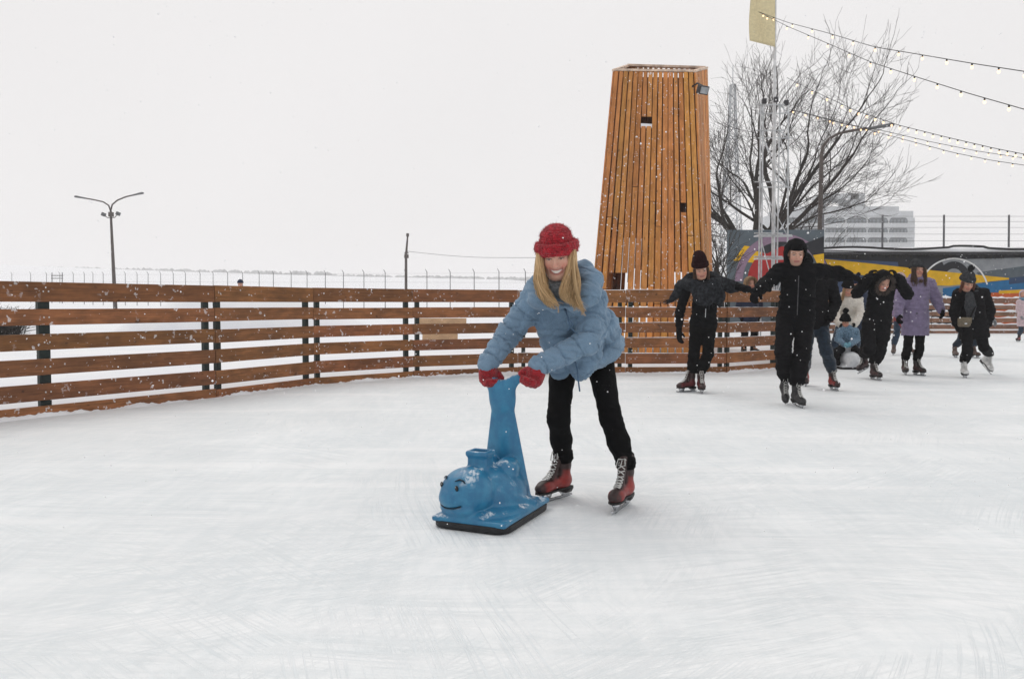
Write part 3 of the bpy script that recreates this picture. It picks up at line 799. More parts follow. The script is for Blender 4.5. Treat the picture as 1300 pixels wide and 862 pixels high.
k = MB(); xs = np.linspace(1045, 1420, 60); k.tube([P(x, 315.2 + 1.4 * math.sin(x * .045) - (1.5 if 1210 < x < 1250 else 0), Y - .3) for x in xs], .05, 6)
tag(k.build('cable', M_CABLE, None, True), 'thick black cable drooping in waves along the snowy roof of the mural wall', 'cable')
k = MB(); k.tube([P(1045, 318, Y - .33), P(1110, 320.2, Y - .33), P(1420, 320.5, Y - .33)], .018, 5)
tag(k.build('cable', M_CABLE, None, True), 'thin straight black cable below the wavy one along the roof edge', 'cable')
wr = empty('wire_fence', P(1198, 318, Y + .9), 'slim steel posts strung with thin wires on top of the mural wall roof', 'fence')
tp = []
for px in (1045, 1120.5, 1198.5, 1281, 1366):
    b_ = P(px - .5, 322, Y + .4); b_[2] = a_[2] + .12; t_ = P(px, 273, Y + .4); k = MB(); k.tube([b_, t_], .04, 6); k.build('post', M_FPOST, wr, True); tp.append((b_, t_))
for q in (.12, .3, .48, .66, .82, .96):
    k = MB(); k.tube([b_ + (t_ - b_) * q for b_, t_ in tp], .007, 3); k.build('wire', M_FPOST, wr, True)

# ---------------------------------------------------------------- hotel block far behind
M_CONC = mat('pale_concrete', (.48, .50, .52), .8, .08, .3, 0)
M_WIN = mat('dark_window', (.05, .065, .075), .25, .3, .4, 0)
M_WIN2 = mat('grey_window', (.12, .15, .17), .4, .3, .8, 0)
Y = 235.0; mp = Y / FOC
b0 = G(1000, Y); r = empty('office_block', G(1075, Y, 4), 'large hazy white block with rows of arched windows and a rooftop plant room', 'building')
x0, x1 = G(990, Y)[0], G(1157, Y)[0]; ztop = P(1100, 268, Y)[2]
k = MB(); k.box(V((x0 + x1) / 2, Y + 9, ztop / 2), (x1 - x0, 18, ztop)); k.build('wall', M_CONC, r)
k = MB(); k.box(V((x0 + x1) / 2 - 1, Y + 9, ztop + .7), (x1 - x0 - 5, 15, 1.6)); k.build('roof_parapet', M_CONC, r)
xa, xb = G(1050, Y)[0], G(1103, Y)[0]; zp = P(1100, 243.5, Y)[2]
k = MB(); k.box(V((xa + 4.8 + xb) / 2 + 1.4, Y + 8, (ztop + zp) / 2), (xb - xa - 8, 9, zp - ztop)); k.build('plant_room', M_CONC, r)
k = MB(); k.box(V(xa + 5, Y + 8, zp - .9), (10.4, 9, 1.7)); k.build('plant_room_canopy', M_CONC, r)
k = MB(); k.box(V(xa + .8, Y + 8, (zp + ztop) / 2 - .5), (.8, 6, zp - ztop - 1.2)); k.build('canopy_leg', M_CONC, r)
rows = [(276.5, 283.5), (289, 295.5), (301.5, 308)]
for (ya, yb) in rows + [(314, 320), (326, 332), (338, 344)]:
    za, zb = P(1100, yb, Y)[2], P(1100, ya, Y)[2]
    # ledge under each row
    k = MB(); k.box(V((x0 + x1) / 2, Y - .35, za - .75), (x1 - x0 + .4, .7, 1.4)); k.build('balcony_ledge', M_CONC, r)
    for pxw in range(992, 1150, 27):
        wa, wb = G(pxw, Y)[0], G(min(pxw + 25, 1150), Y)[0]; n_ = 12; pts = []
        pts = [(wa, za), (wb, za)] + [(wb, zb - 1.1 + 1.0 * math.sin(q)) for q in (0,)]
        for q in np.linspace(0, PI / 2, 5): pts.append((wb - .9 * (1 - math.cos(q)), zb - 1.0 + 1.0 * math.sin(q)))
        for q in np.linspace(PI / 2, 0, 5): pts.append((wa + .9 * (1 - math.cos(q)), zb - 1.0 + 1.0 * math.sin(q)))
        f_ = link_mesh('window', [[x, Y - .03, z] for x, z in pts], [list(range(len(pts)))], M_WIN, r, False)
        k = MB()
        for t_ in range(5):
            xx = wa + (wb - wa) * (t_ + .5) / 5; k.box(V(xx, Y - .06, (za + zb) / 2 - .25), ((wb - wa) / 5 * .55, .04, (zb - za) * .62))
        k.build('pane', M_WIN2, f_)
for y in (280, 292, 305):
    z = P(1157, y, Y)[2]; k = MB(); k.box(V(x1 + .3, Y + 6, z), (.9, 11, 1.7)); k.build('balcony', M_CONC, r)

# faint lattice tower far off
Y = 210.0; r = empty('lattice_tower', G(927, Y, 2), 'faint distant lattice tower rising in haze between the plank tower and the tree', 'tower')
tz = P(926, 108, Y)[2]; bx = G(927, Y)[0]; k = MB(); hw = lambda q: 2.6 * (1 - q) ** 1.2 + .55
corner = lambda i, q: V(bx + (1 if i in (0, 1) else -1) * hw(q), Y + (1 if i in (1, 2) else -1) * hw(q), 2 + (tz - 2) * q)
for i in range(4): k.tube([corner(i, q) for q in np.linspace(0, 1, 12)], .16, 4)
lv = 1 - (1 - np.linspace(0, 1, 24)) ** 1.1
for q0, q1 in zip(lv[:-1], lv[1:]):
    for i in range(4):
        j = (i + 1) % 4; k.tube([corner(i, q0), corner(j, q1)], .09, 3); k.tube([corner(j, q0), corner(i, q1)], .09, 3); k.tube([corner(i, q1), corner(j, q1)], .09, 3)
k.build('lattice', M_GREY, r)
k = MB(); k.tube([V(bx, Y, tz), V(bx, Y, tz + 5)], .12, 5); k.build('antenna', M_GREY, r)

# ---------------------------------------------------------------- steel mast with flag
Y = 19.5
def tp_(px, py, dy=0): return P(px, py, Y + dy)
r = empty('steel_mast', G(980, Y, .1), 'galvanised scaffold mast with a tall flagpole standing behind the barrier', 'mast')
legs = {}
for i, (xt, xb, dy) in enumerate(((966, 963, -.35), (990, 985.5, -.35), (1001, 1000, .5), (969, 966, .5))):
    t_ = tp_(xt, 132, dy); b_ = V(tp_(xb, 386, dy)[0], Y + dy, .1); legs[i] = (b_, t_)
    k = MB(); k.tube([b_, t_], .019, 6); k.build('leg', M_GALV, r, True)
for y in (138, 170, 234, 298, 327):
    k = MB(); q = [];
    for i in range(4):
        b_, t_ = legs[i]; zz = P(980, y, Y)[2]; s_ = (zz - b_[2]) / (t_[2] - b_[2]); q.append(b_ + (t_ - b_) * s_)
    for i in range(4):
        ex = unit(q[(i + 1) % 4] - q[i]) * .12; k.tube([q[i] - ex, q[(i + 1) % 4] + ex], .015, 5)
    k.build('cross_bar', M_GALV, r, True)
for ya, yb, i in ((170, 234, 0), (234, 298, 0), (298, 380, 0), (234, 170, 2), (298, 234, 2), (375, 327, 1), (170, 234, 1)):
    j = (i + 1) % 4
    def at_(i_, y):
        b_, t_ = legs[i_]; zz = P(980, y, Y)[2]; s_ = (zz - b_[2]) / (t_[2] - b_[2]); return b_ + (t_ - b_) * s_
    k = MB(); k.tube([at_(i, ya), at_(j, yb)], .014, 5); k.build('brace', M_GALV, r, True)
for x, y in ((963, 298), (1000, 327)):
    k = MB(); k.box(tp_(981, y + 1.5), (.8, .4, .03)); k.build('platform', M_GALV, r)
fp0 = V(tp_(981.5, 386)[0], Y, .1); fp1 = tp_(984.5, -40)
k = MB(); k.tube([fp0, tp_(982.5, 220), fp1], [.05, .045, .03], 8); k.build('flagpole', mat('white_pole', (.6, .61, .62), .45, .15, 8, .1), r, True)
for x, y in ((970, 131), (985, 129), (998, 133)):
    k = MB(); k.box(tp_(x, y - 2, -.3), (.1, .1, .12)); k.build('clamp', M_DARKMETAL, r, bevel=.01)
# flag
N1, N2 = 26, 18; vv = []; ff = []
for i in range(N1):
    for j in range(N2):
        u, v_ = i / (N1 - 1), j / (N2 - 1); x = 984 - 32 * u + 2.0 * math.sin(v_ * 5 + 1) * u * .6; y = -24 + (78 + 6 * (1 - u) - 2 * u) * v_
        vv.append(tp_(x, y, -.06 + .05 * math.sin(u * 7 + v_ * 4) * u - .02))
for i in range(N1 - 1):
    for j in range(N2 - 1): ff.append([i * N2 + j, i * N2 + j + 1, (i + 1) * N2 + j + 1, (i + 1) * N2 + j])
fo = link_mesh('flag', vv, ff, fabric('cream_cloth', (.66, .58, .36), 300, .08), None, True); fo.modifiers.new('thickness', 'SOLIDIFY').thickness = .004
tag(fo, 'plain cream yellow flag hanging at the top of the flagpole', 'flag')

# ---------------------------------------------------------------- bulb strings
M_WIRE = mat('black_wire', (.015, .015, .016), .6, .1, 20, 0)
t = NT('bulb_glass'); t.b.inputs['Emission Color'].default_value = (1, .62, .32, 1); t.b.inputs['Emission Strength'].default_value = 1.9
M_BULB = t.set((.7, .55, .4), .3)
def string(pts, bulbs, label, size=.025, Ya=19.3, Yb=9.0, wire=.0055):
    """pts: pixel track; depth runs from the mast towards the camera"""
    tr = np.array(pts, float); d = np.concatenate([[0], np.cumsum(np.hypot(*np.diff(tr, axis=0).T))]); d /= d[-1]
    def at(s_):
        x, y = np.interp(s_, d, tr[:, 0]), np.interp(s_, d, tr[:, 1]); return P(x, y, 1 / ((1 - s_) / Ya + s_ / Yb))
    r = empty('light_string', at(0), label, 'string lights', 'bulb strings running from the mast')
    k = MB(); k.tube([at(s_) for s_ in np.linspace(0, 1, 40)], wire, 4); k.build('wire', M_WIRE, r, True)
    for bx_ in bulbs:
        s_ = np.interp(bx_, tr[:, 0], d); p = at(s_)
        k = MB(); k.tube([p + V(0, 0, .002), p - V(0, 0, size * 1.3)], size * .42, 6); so_ = k.build('socket', M_WIRE, r, True)
        k = MB(); k.ball(p - V(0, 0, size * 2.1), (size * .75, size * .75, size), 8, 6); k.build('bulb', M_BULB, so_, True)
string([(963, 15.5), (1000, 29), (1050, 42), (1110, 60), (1170, 70), (1235, 81), (1300, 91), (1360, 98)], [969, 982, 1006, 1031, 1057, 1083, 1111, 1141, 1171, 1202, 1234, 1268, 1301], 'topmost string of bulbs running from the flag out over the ice')
string([(963, 15.5), (1000, 34), (1052, 56), (1105, 79), (1160, 97), (1230, 119), (1300, 139), (1350, 152)], [974, 999, 1026, 1051, 1078, 1105, 1131, 1161, 1190, 1220, 1250, 1281, 1310], 'second highest string of bulbs, starting with the topmost at the flag')
string([(999, 99), (1035, 117), (1085, 140), (1140, 159), (1200, 174), (1260, 188), (1300, 196), (1350, 205)], list(np.arange(1012, 1070, 19)) + list(np.arange(1069, 1345, 10.5)), 'dense middle string of bulbs starting halfway down the flagpole', .026, 19.3, 13)
string([(1002, 139), (1035, 147), (1075, 158), (1120, 166), (1180, 180), (1240, 192), (1300, 201), (1350, 208)], list(np.arange(1007, 1345, 15.5)), 'second lowest string of bulbs starting at the mast head', .023, 19.3, 17)
string([(1002, 139), (1050, 152), (1095, 163), (1150, 178), (1210, 194), (1260, 204), (1300, 210), (1350, 216)], list(np.arange(1058, 1345, 17.5)), 'lowest string of bulbs starting at the mast head', .023, 19.3, 16)

# ---------------------------------------------------------------- bare trees
M_BARK = mat('dark_bark', (.032, .025, .021), .95, .4, 9, .6, 40, .02)
def tree(name, base, trunk_dir, H, r0, label, seed, spread=.55, maxd=6, guide=None):
    R_ = random.Random(seed); root = empty(name, base, label, 'tree'); tk = MB(); cr = MB(); cnt = [0]
    def grow(p, d, L, rad, dep):
        n_ = 5 if dep < 3 else 4; pts = [p]; q = p; dd = unit(d)
        for i in range(n_):
            dd = unit(dd + V(R_.gauss(0, .14), R_.gauss(0, .14), R_.gauss(0, .1) + .035)); q = q + dd * L / n_; pts.append(q)
        rr_ = np.linspace(rad, rad * (.62 if dep < maxd else .35), n_ + 1); cr.tube(pts, np.maximum(rr_ * (.85 if dep > 2 else 1), .0065), 7 if dep < 2 else (5 if dep < 4 else 3), cap=False); cnt[0] += 1
        if dep >= maxd: return
        kids = 3 if dep < 3 else R_.choice([2, 3, 3])
        for i in range(kids):
            s_ = R_.uniform(.3, 1.0) if i else 1.0; w_ = pts[min(int(s_ * n_), n_)]
            ax = unit(np.cross(dd, V(R_.gauss(0, 1), R_.gauss(0, 1), R_.gauss(0, 1)))); a_ = R_.uniform(.25, .75) * (spread / .55) if i else R_.uniform(.05, .3)
            nd = dd * math.cos(a_) + ax * math.sin(a_)
            grow(w_, nd, L * R_.uniform(.6, .84), rad * (.6 if i == 0 else .42), dep + 1)
    top = base + V(*trunk_dir)
    tk.tube([base - V(0, 0, .2), base + V(*trunk_dir) * .4, top], [r0 * 1.25, r0, r0 * .9], 10); tk.build('trunk', M_BARK, root, True)
    for d, L, f in guide: grow(top - V(*trunk_dir) * R_.uniform(0, .25), V(*d), L, r0 * f, 1)
    cr.build('crown', M_BARK, root, True); return root
Yt = 41.0
b_ = G(953, Yt, .1)
tree('bare_tree', b_, (.3, 0, 3.6), 12, .42, 'large bare spreading tree behind the steel mast', 5, .6, 7, [((.60, .0, .85), 3.99, 0.52), ((.2, .3, 1), 3.99, 0.47), ((-.1, -.1, 1), 3.88, 0.47), ((-.5, .1, .8), 2.85, 0.38), ((.95, -.2, .60), 3.76, 0.38), ((.75, .1, .9), 3.99, 0.38), ((.38, -.3, .95), 3.99, 0.43), ((-.32, .3, .9), 3.19, 0.38), ((-.75, .1, .45), 2.28, 0.28), ((1.0, .2, .25), 2.51, 0.22)])
b_ = G(917, 27, .1)
tree('bare_tree', b_, (-.02, 0, 1.2), 4, .09, 'small twiggy bare tree close to the right side of the plank tower', 11, .6, 5, [((.2, 0, 1), 1.3, .6), ((-.2, .1, 1), 1.25, .6), ((.45, .1, .8), 1.0, .5), ((-.4, -.1, .8), .9, .5)])
HAZE = 0.0010
# ================================================================ people
def skin_mat():
    t = NT('skin'); c = t.coord()
    t.b.inputs['Subsurface Weight'].default_value = .12; t.b.inputs['Subsurface Radius'].default_value = (.012, .005, .003); t.b.inputs['Subsurface Scale'].default_value = .6
    nb = t.bump(t.noise(c, 350, 2), .12, .001)
    x = t.mix(1.0, t.attr('Col').outputs['Color'], t.mix(t.noise(c, 60, 3), (.93, .9, .9), (1.06, 1.04, 1.03)), 'MULTIPLY')
    return t.set(x, .5, nb, 0, .35)
M_SKIN = skin_mat()
def hair_mat(name='hair'):
    t = NT(name); x = t.attr('Col').outputs['Color']
    return t.set(x, .45, None, 0, .4)
M_HAIR = hair_mat()
F_BLACK = fabric('black_cloth', (.0065, .0068, .008), snow=.15)
F_BLACK2 = fabric('black_wool', (.008, .0078, .009), snow=.15, fscale=30)
F_TROUSER = fabric('black_denim', (.0055, .0055, .006), snow=.12)
F_JEANS = fabric('blue_denim', (.02, .038, .065), snow=.1, var=.3)
F_JEANS2 = fabric('dark_denim', (.011, .02, .033), snow=.1, var=.3)
F_BLUE = fabric('pale_blue_shell', (.155, .24, .335), snow=.3, var=.1, bump=.2, fscale=8)
F_BLUED = fabric('blue_cord', (.07, .13, .21), snow=0)
F_PURPLE = fabric('lilac_shell', (.205, .17, .27), snow=.2, var=.1, bump=.2)
F_LAV = fabric('lavender_shell', (.27, .2, .33), snow=.1)
F_WHITE = fabric('cream_fleece', (.62, .58, .52), snow=0, var=.1)
F_PINK = fabric('pale_pink_shell', (.5, .39, .42), snow=.2)
F_KIDBLUE = fabric('kid_blue_shell', (.12, .2, .28), snow=.5, var=.35, fscale=40)
F_NAVY = fabric('navy_cloth', (.02, .03, .06), snow=.2)
F_RED = fabric('red_cloth', (.25, .03, .03), snow=.1)
F_GREYPALE = fabric('pale_grey_cloth', (.5, .51, .53), snow=.3)
F_TAN = fabric('tan_fur', (.27, .18, .10), weave=300, var=.45, bump=.9, fscale=90)
F_FURBR = fabric('brown_fur', (.055, .04, .032), weave=300, var=.6, bump=1., fscale=120)
F_BAG = mat('olive_leather', (.13, .105, .07), .55, .25, 30, .3, 200, .002)
F_MITT = mat('light_blue_boot', (.16, .36, .45), .6, .2, 30, .2)
K_RED = knit('red_knit', (.42, .011, .024), 120)
K_REDG = knit('red_knit_glove', (.34, .010, .018), 150)
K_MAROON = knit('maroon_knit', (.024, .007, .008), 160)
K_BLACK = knit('black_knit', (.008, .008, .009), 160)
K_GREY = knit('grey_knit', (.052, .055, .06), 140)
K_GREYL = knit('light_grey_knit', (.25, .27, .29), 160)
K_NAVY = knit('navy_knit', (.02, .03, .07), 140)
K_PINK = knit('pale_pink_knit', (.5, .36, .36), 140)
F_SHAWL = fabric('plaid_shawl', (.022, .024, .028), snow=.2, var=.5, weave=400, fscale=30)
M_STEEL = mat('blade_steel', (.55, .56, .58), .25, .1, 50, 0, metal=.9)
M_SOLE = mat('black_sole', (.012, .011, .011), .5, .2, 40, .1)
M_LACE = mat('lace', (.55, .55, .53), .9, .2, 200, .2)
M_LEATHER = mat('boot_leather', None, .45, .2, 30, .25, 250, .001, use_col=True, spec=.45)

# ---------------------------------------------------------------- head
HAIRC = dict(blond=((.74, .53, .29), (.36, .215, .10)), brown=((.10, .055, .03), (.04, .022, .014)), dark=((.03, .02, .016), (.015, .01, .009)), fair=((.42, .27, .13), (.22, .13, .07)), auburn=((.14, .05, .025), (.07, .025, .015)))
def head_prims(S, c, R, s=1.0, smile=0.0):
    L = lambda x, y, z: c + R @ (V(x, y, z) * s)
    E = lambda x, y, z, r, k, op='+': S.ell(L(x, y, z), np.array(r) * s, R, k * s, g=1, op=op)
    C = lambda a, b, ra, rb, k, op='+': S.cap(L(*a), L(*b), ra * s, rb * s, k * s, g=1, op=op)
    E(0, -.018, .03, (.076, .097, .088), .02)
    E(0, .028, -.035, (.060, .060, .082), .03)
    E(0, .058, -.094, (.027, .026, .021), .03)
    for q in (-1, 1):
        E(q * .036, .056, -.032 + .004 * smile, (.024, .024, .024), .02)
        C((q * .052, .0, -.06), (q * .03, .045, -.093), .018, .018, .03)
        C((q * .012, .088, .021), (q * .045, .07, .021), .0085, .007, .012)
        E(q * .077, -.012, -.012, (.010, .019, .031), .006)
    C((0, .084, .008), (0, .107, -.030), .0085, .0125, .012)
    for q in (-1, 1):
        E(q * .011, .096, -.033, (.008, .009, .007), .006)
        E(q * .031, .092, .003, (.0165, .012, .0085), .008, '-')
        E(q * .031, .0735, .002, (.0145, .0135, .0135), .001)
    # lips
    n = 7; cur = [(x, .079 - 9 * x * x * 1.2, -.064 + smile * 9 * x * x) for x in np.linspace(-.024 - .006 * smile, .024 + .006 * smile, n)]
    for dz, r in ((.006 + .002 * smile, .0042), (-.006 - .005 * smile, .0052)):
        for a, b in zip(cur[:-1], cur[1:]):
            fa = 1 - (a[0] / .032) ** 2; fb = 1 - (b[0] / .032) ** 2
            C((a[0], a[1] + .003, a[2] + dz * fa), (b[0], b[1] + .003, b[2] + dz * fb), r, r, .005)
    if smile > 0:
        for a, b in zip(cur[:-1], cur[1:]):
            C((a[0], a[1] + .006, a[2] - .001), (b[0], b[1] + .006, b[2] - .001), .0052, .0052, .002, '-')
    C((0, -.02, -.08), (0, -.035, -.17), .050, .056, .02)
def head_colour(v, c, R, s, tone=(.55, .32, .235), smile=0, hair='brown', beard=False, under=(.02, .02, .022), blush=1.0, extra_skin=(), lash_shade=.0030):
    q = ((v - c) @ R) / s; col = np.tile(np.array(tone), (len(v), 1)); x, y, z = q.T
    def blend(m, cc):
        nonlocal col; col = col * (1 - m[:, None]) + np.array(cc) * m[:, None]
    def G_(cx, cy, cz, rx, ry, rz): return np.exp(-(((x - cx) / rx) ** 2 + ((y - cy) / ry) ** 2 + ((z - cz) / rz) ** 2))
    inh = (np.linalg.norm(q, axis=1) < .2).astype(float)
    fr = (y > .02).astype(float) * inh
    for sg in (-1, 1): blend(np.clip(.65 * blush * fr * G_(sg * .042, .07, -.035, .022, .05, .02), 0, 1), (.55, .18, .14))
    blend(np.clip(.45 * blush * fr * G_(0, .108, -.028, .014, .03, .014), 0, 1), (.55, .18, .14))
    if beard: blend(.35 * fr * ss(-.05, -.075, z), (.12, .08, .06))
    mz = -.064 + smile * 9 * x * x
    w = .024 + .006 * smile; inm = (np.abs(x) < w + .004) * fr
    blend(inm * ss(.016 + .004 * smile, .009 + .003 * smile, np.abs(z - mz + .002 * smile)) * (y > .055) * .75, (.40, .14, .12))
    if smile > 0:
        tw = .0078 * (1 - (x / .033) ** 2)
        blend((np.abs(x) < w) * fr * ss(0, .002, tw - np.abs(z - mz + .0015)), (.80, .77, .72))
        blend((np.abs(x) < w) * fr * ss(.0005, .002, tw - np.abs(z - mz + .0045)) * (z < mz - .0075), (.12, .02, .02))
    else: blend(inm * ss(.003, .0012, np.abs(z - mz)) * (y > .055), (.12, .03, .03))
    hc = np.array(HAIRC[hair][1])
    for sg in (-1, 1):
        ex = x - sg * .031; bz = .0235 - 6 * (ex * ex) + .05 * sg * ex
        blend(.85 * fr * ss(.0045, .002, np.abs(z - bz)) * ss(.022, .018, np.abs(ex)), hc * 1.1)
        e2 = (ex / .0135) ** 2; hz_ = (.0048 - .0016 * smile) * (1 - e2); inside = (e2 < 1) * fr * (y > .06)
        d = np.abs(z - .0015)
        blend(inside * ss(0, .0012, hz_ - d), (.62, .58, .55))
        blend(inside * ss(.0062, .0052, np.hypot(ex, z - .0015)) * (d < hz_), (.10, .10, .11))
        blend(inside * ss(.0032, .0026, np.hypot(ex, z - .0015)) * (d < hz_), (.01, .01, .01))
        blend(.8 * (np.abs(ex) < .0145) * fr * (y > .06) * ss(lash_shade, lash_shade * .5, np.abs(z - .0015 - hz_ - .0006)), (.025, .016, .014))  # lash line, thickened so its colour stands in for shade around the eyes
    under_m = (q[:, 2] < -.19) | (np.linalg.norm(q, axis=1) > .26)
    if len(extra_skin):
        for pc, pr in extra_skin: under_m &= np.linalg.norm(v - pc, axis=1) > pr
    col[under_m] = under
    return np.clip(col, 0, 1)

# ---------------------------------------------------------------- hands
def hand_prims(S, w, d, n, th, sc=1.0, curl=.35, grow=0.0, g=3, spread=0.0):
    """w wrist, d finger direction, n the way the palm faces, th towards the thumb"""
    d = unit(d); n = unit(n - d * np.dot(n, d)); th = unit(th - d * np.dot(th, d) - n * np.dot(th, n)); u = sc
    for o in (-.026, 0, .024): S.cap(w + d * .012 * u + th * o * .7 * u, w + d * .082 * u + th * o * u, .0155 * u + grow, .0135 * u + grow, .012, g=g)
    for o, L, r in ((-.031, .058, .0085), (-.0105, .072, .0095), (.0105, .078, .0095), (.0315, .070, .0095)):
        p = w + d * .085 * u + th * o * u; a = .12 + curl * .9; q = unit(d + th * (o * 6 * spread))
        for seg, f in enumerate((.45, .32, .25)):
            dd = q * math.cos(a) + n * math.sin(a); e = p + dd * L * f * u
            S.cap(p, e, (r - .0006 * seg) * u + grow, (r - .0006 * (seg + 1)) * u + grow, .004, g=g); p = e; a += curl * 1.15
    p = w + d * .028 * u + th * .030 * u; a = unit(th * .75 + d * .7 + n * .35); b = unit(th * .25 + d * .8 + n * (.3 + curl * .6))
    S.cap(p, p + a * .035 * u, .0125 * u + grow, .0112 * u + grow, .01, g=g); S.cap(p + a * .035 * u, p + a * .035 * u + b * .034 * u, .011 * u + grow, .0095 * u + grow, .004, g=g)

# ---------------------------------------------------------------- skates
_sk = {}
def skate_data(kind):
    if kind in _sk: return _sk[kind]
    C = dict(red=((.24, .022, .018), (.03, .014, .013)), maroon=((.10, .016, .018), (.03, .013, .013)), black=((.016, .016, .018), (.02, .02, .022)), white=((.66, .66, .65), (.6, .6, .6)), dark=((.045, .018, .018), (.02, .014, .014)), brown=((.10, .06, .045), (.08, .05, .04)))[kind]
    S = SDF(.025)
    S.cap((0, -.082, .098), (0, -.05, .10), .040, .041); S.cap((0, -.05, .10), (0, .10, .087), .041, .036, flat=(V(0, 0, 1), .85)); S.cap((0, .10, .086), (0, .135, .082), .038, .030, flat=(V(0, 0, 1), .85))
    S.cap((0, -.062, .11), (0, -.070, .19), .042, .039); S.cap((0, -.070, .19), (0, -.068, .262), .039, .046)
    S.cap((0, .03, .125), (0, -.02, .25), .020, .022, k=.02)
    S.box((0, .02, .02), (.1, .3, .042), None, .001, .004, op='-')
    S.cap((0, -.07, .262), (0, -.066, .32), .037, .039, k=.004, op='-')
    v, f = S.mesh(.0065, 2)
    x, y, z = v.T
    m = np.maximum(ss(.034, .018, np.abs(x)) * ss(.115, .13, z + y * .35) * (y > -.06), ss(.150, .175, z)); toe = ss(.115, .135, y)
    m = np.maximum(m, toe * .9)[:, None]
    col = np.array(C[0]) * (1 - m) + np.array(C[1]) * m
    def md(nm, v, f, mt, c=None):
        o = link_mesh(nm, v, f, mt, None, True, c, org=(0, 0, 0)); me = o.data; bpy.data.objects.remove(o); WL.pop(o, None); return me
    boot = md('boot', v, f, M_LEATHER, col)
    k = MB()
    prof = [(-.118, .034), (-.10, .040), (-.05, .038), (0, .030), (.05, .036), (.10, .039), (.14, .030), (.163, .012)]
    vv = []; ff = []
    for y_, h_ in prof:
        zt = .064 if y_ > -.03 else .066
        for x_, z_ in ((-h_, zt - .010), (h_, zt - .010), (h_, zt), (-h_, zt)): vv.append((x_, y_, z_))
    for i in range(len(prof) - 1):
        for j in range(4): ff.append([i * 4 + j, i * 4 + (j + 1) % 4, i * 4 + 4 + (j + 1) % 4, i * 4 + 4 + j])
    ff += [[3, 2, 1, 0], [len(vv) - 4, len(vv) - 3, len(vv) - 2, len(vv) - 1]]; k.add(vv, ff)
    k.hexa([(-.028, -.11, .032), (.028, -.11, .032), (.030, -.055, .032), (-.030, -.055, .032), (-.036, -.118, .0545), (.036, -.118, .0545), (.034, -.035, .0545), (-.034, -.035, .0545)])
    sole = md('sole', np.concatenate(k.v), k.f, M_SOLE)
    k = MB()
    bp = [(-.15, .004), (-.145, .016), (.15, .018), (.172, .026), (.178, .018), (.165, .004), (.10, .0), (-.10, .0)]
    n_ = len(bp); k.add([(-.002, a, b) for a, b in bp] + [(.002, a, b) for a, b in bp], [list(range(n_))[::-1], list(range(n_, 2 * n_))] + [[i, (i + 1) % n_, n_ + (i + 1) % n_, n_ + i] for i in range(n_)])
    for ya, yb, zt in ((-.11, -.06, .032), (.055, .12, .0545)):
        k.hexa([(-.004, ya, .014), (.004, ya, .014), (.004, yb, .014), (-.004, yb, .014), (-.022, ya - .004, zt), (.022, ya - .004, zt), (.022, yb + .004, zt), (-.022, yb + .004, zt)])
    blade = md('blade', np.concatenate(k.v), k.f, M_STEEL)
    k = MB(); fr_ = lambda t_: V(0, .088 - .108 * t_ ** .9 if t_ < .55 else np.interp(t_, [.55, 1], [.025, -.018]), np.interp(t_, [0, .25, .55, 1], [.124, .136, .164, .262]))
    N_ = 8
    for i in range(N_):
        t0, t1 = i / N_, (i + .75) / N_; w_ = .019
        for sg in (-1, 1):
            a, b = fr_(t0), fr_(t1); m_ = (a + b) / 2
            out = V(0, .010, .008)
            k.tube([a + V(sg * w_, 0, 0) + out * .45, m_ + out, b + V(-sg * w_, 0, 0) + out * .45], .0032, 4)
    t_ = fr_(.98) + V(0, .012, .002)
    k.tube([t_, t_ + V(.018, .012, .004), t_ + V(.026, .012, -.02), t_ + V(.03, .01, -.045)], .003, 4); k.tube([t_, t_ + V(-.018, .012, .008), t_ + V(-.02, .016, -.03)], .003, 4); k.tube([t_, t_ + V(.004, .016, -.03), t_ + V(.008, .016, -.06)], .003, 4)
    laces = md('laces', np.concatenate(k.v), k.f, M_LACE)
    _sk[kind] = (boot, sole, blade, laces); return _sk[kind]
def add_skate(root, kind, p, R, s=1.0, laces=True):
    bo, sole, bl, la = skate_data(kind)
    def put(me, nm, par, first):
        o = bpy.data.objects.new(nm, me); COL.objects.link(o); o.parent = par
        if first:
            o.location = Vector(p - WL[root]); o.rotation_euler = Matrix(R.tolist()).to_euler(); o.scale = (s, s, s)
        return o
    o = put(bo, 'skate', root, True); put(sole, 'sole', o, False); put(bl, 'blade', o, False)
    if laces: put(la, 'laces', o, False)
    return o

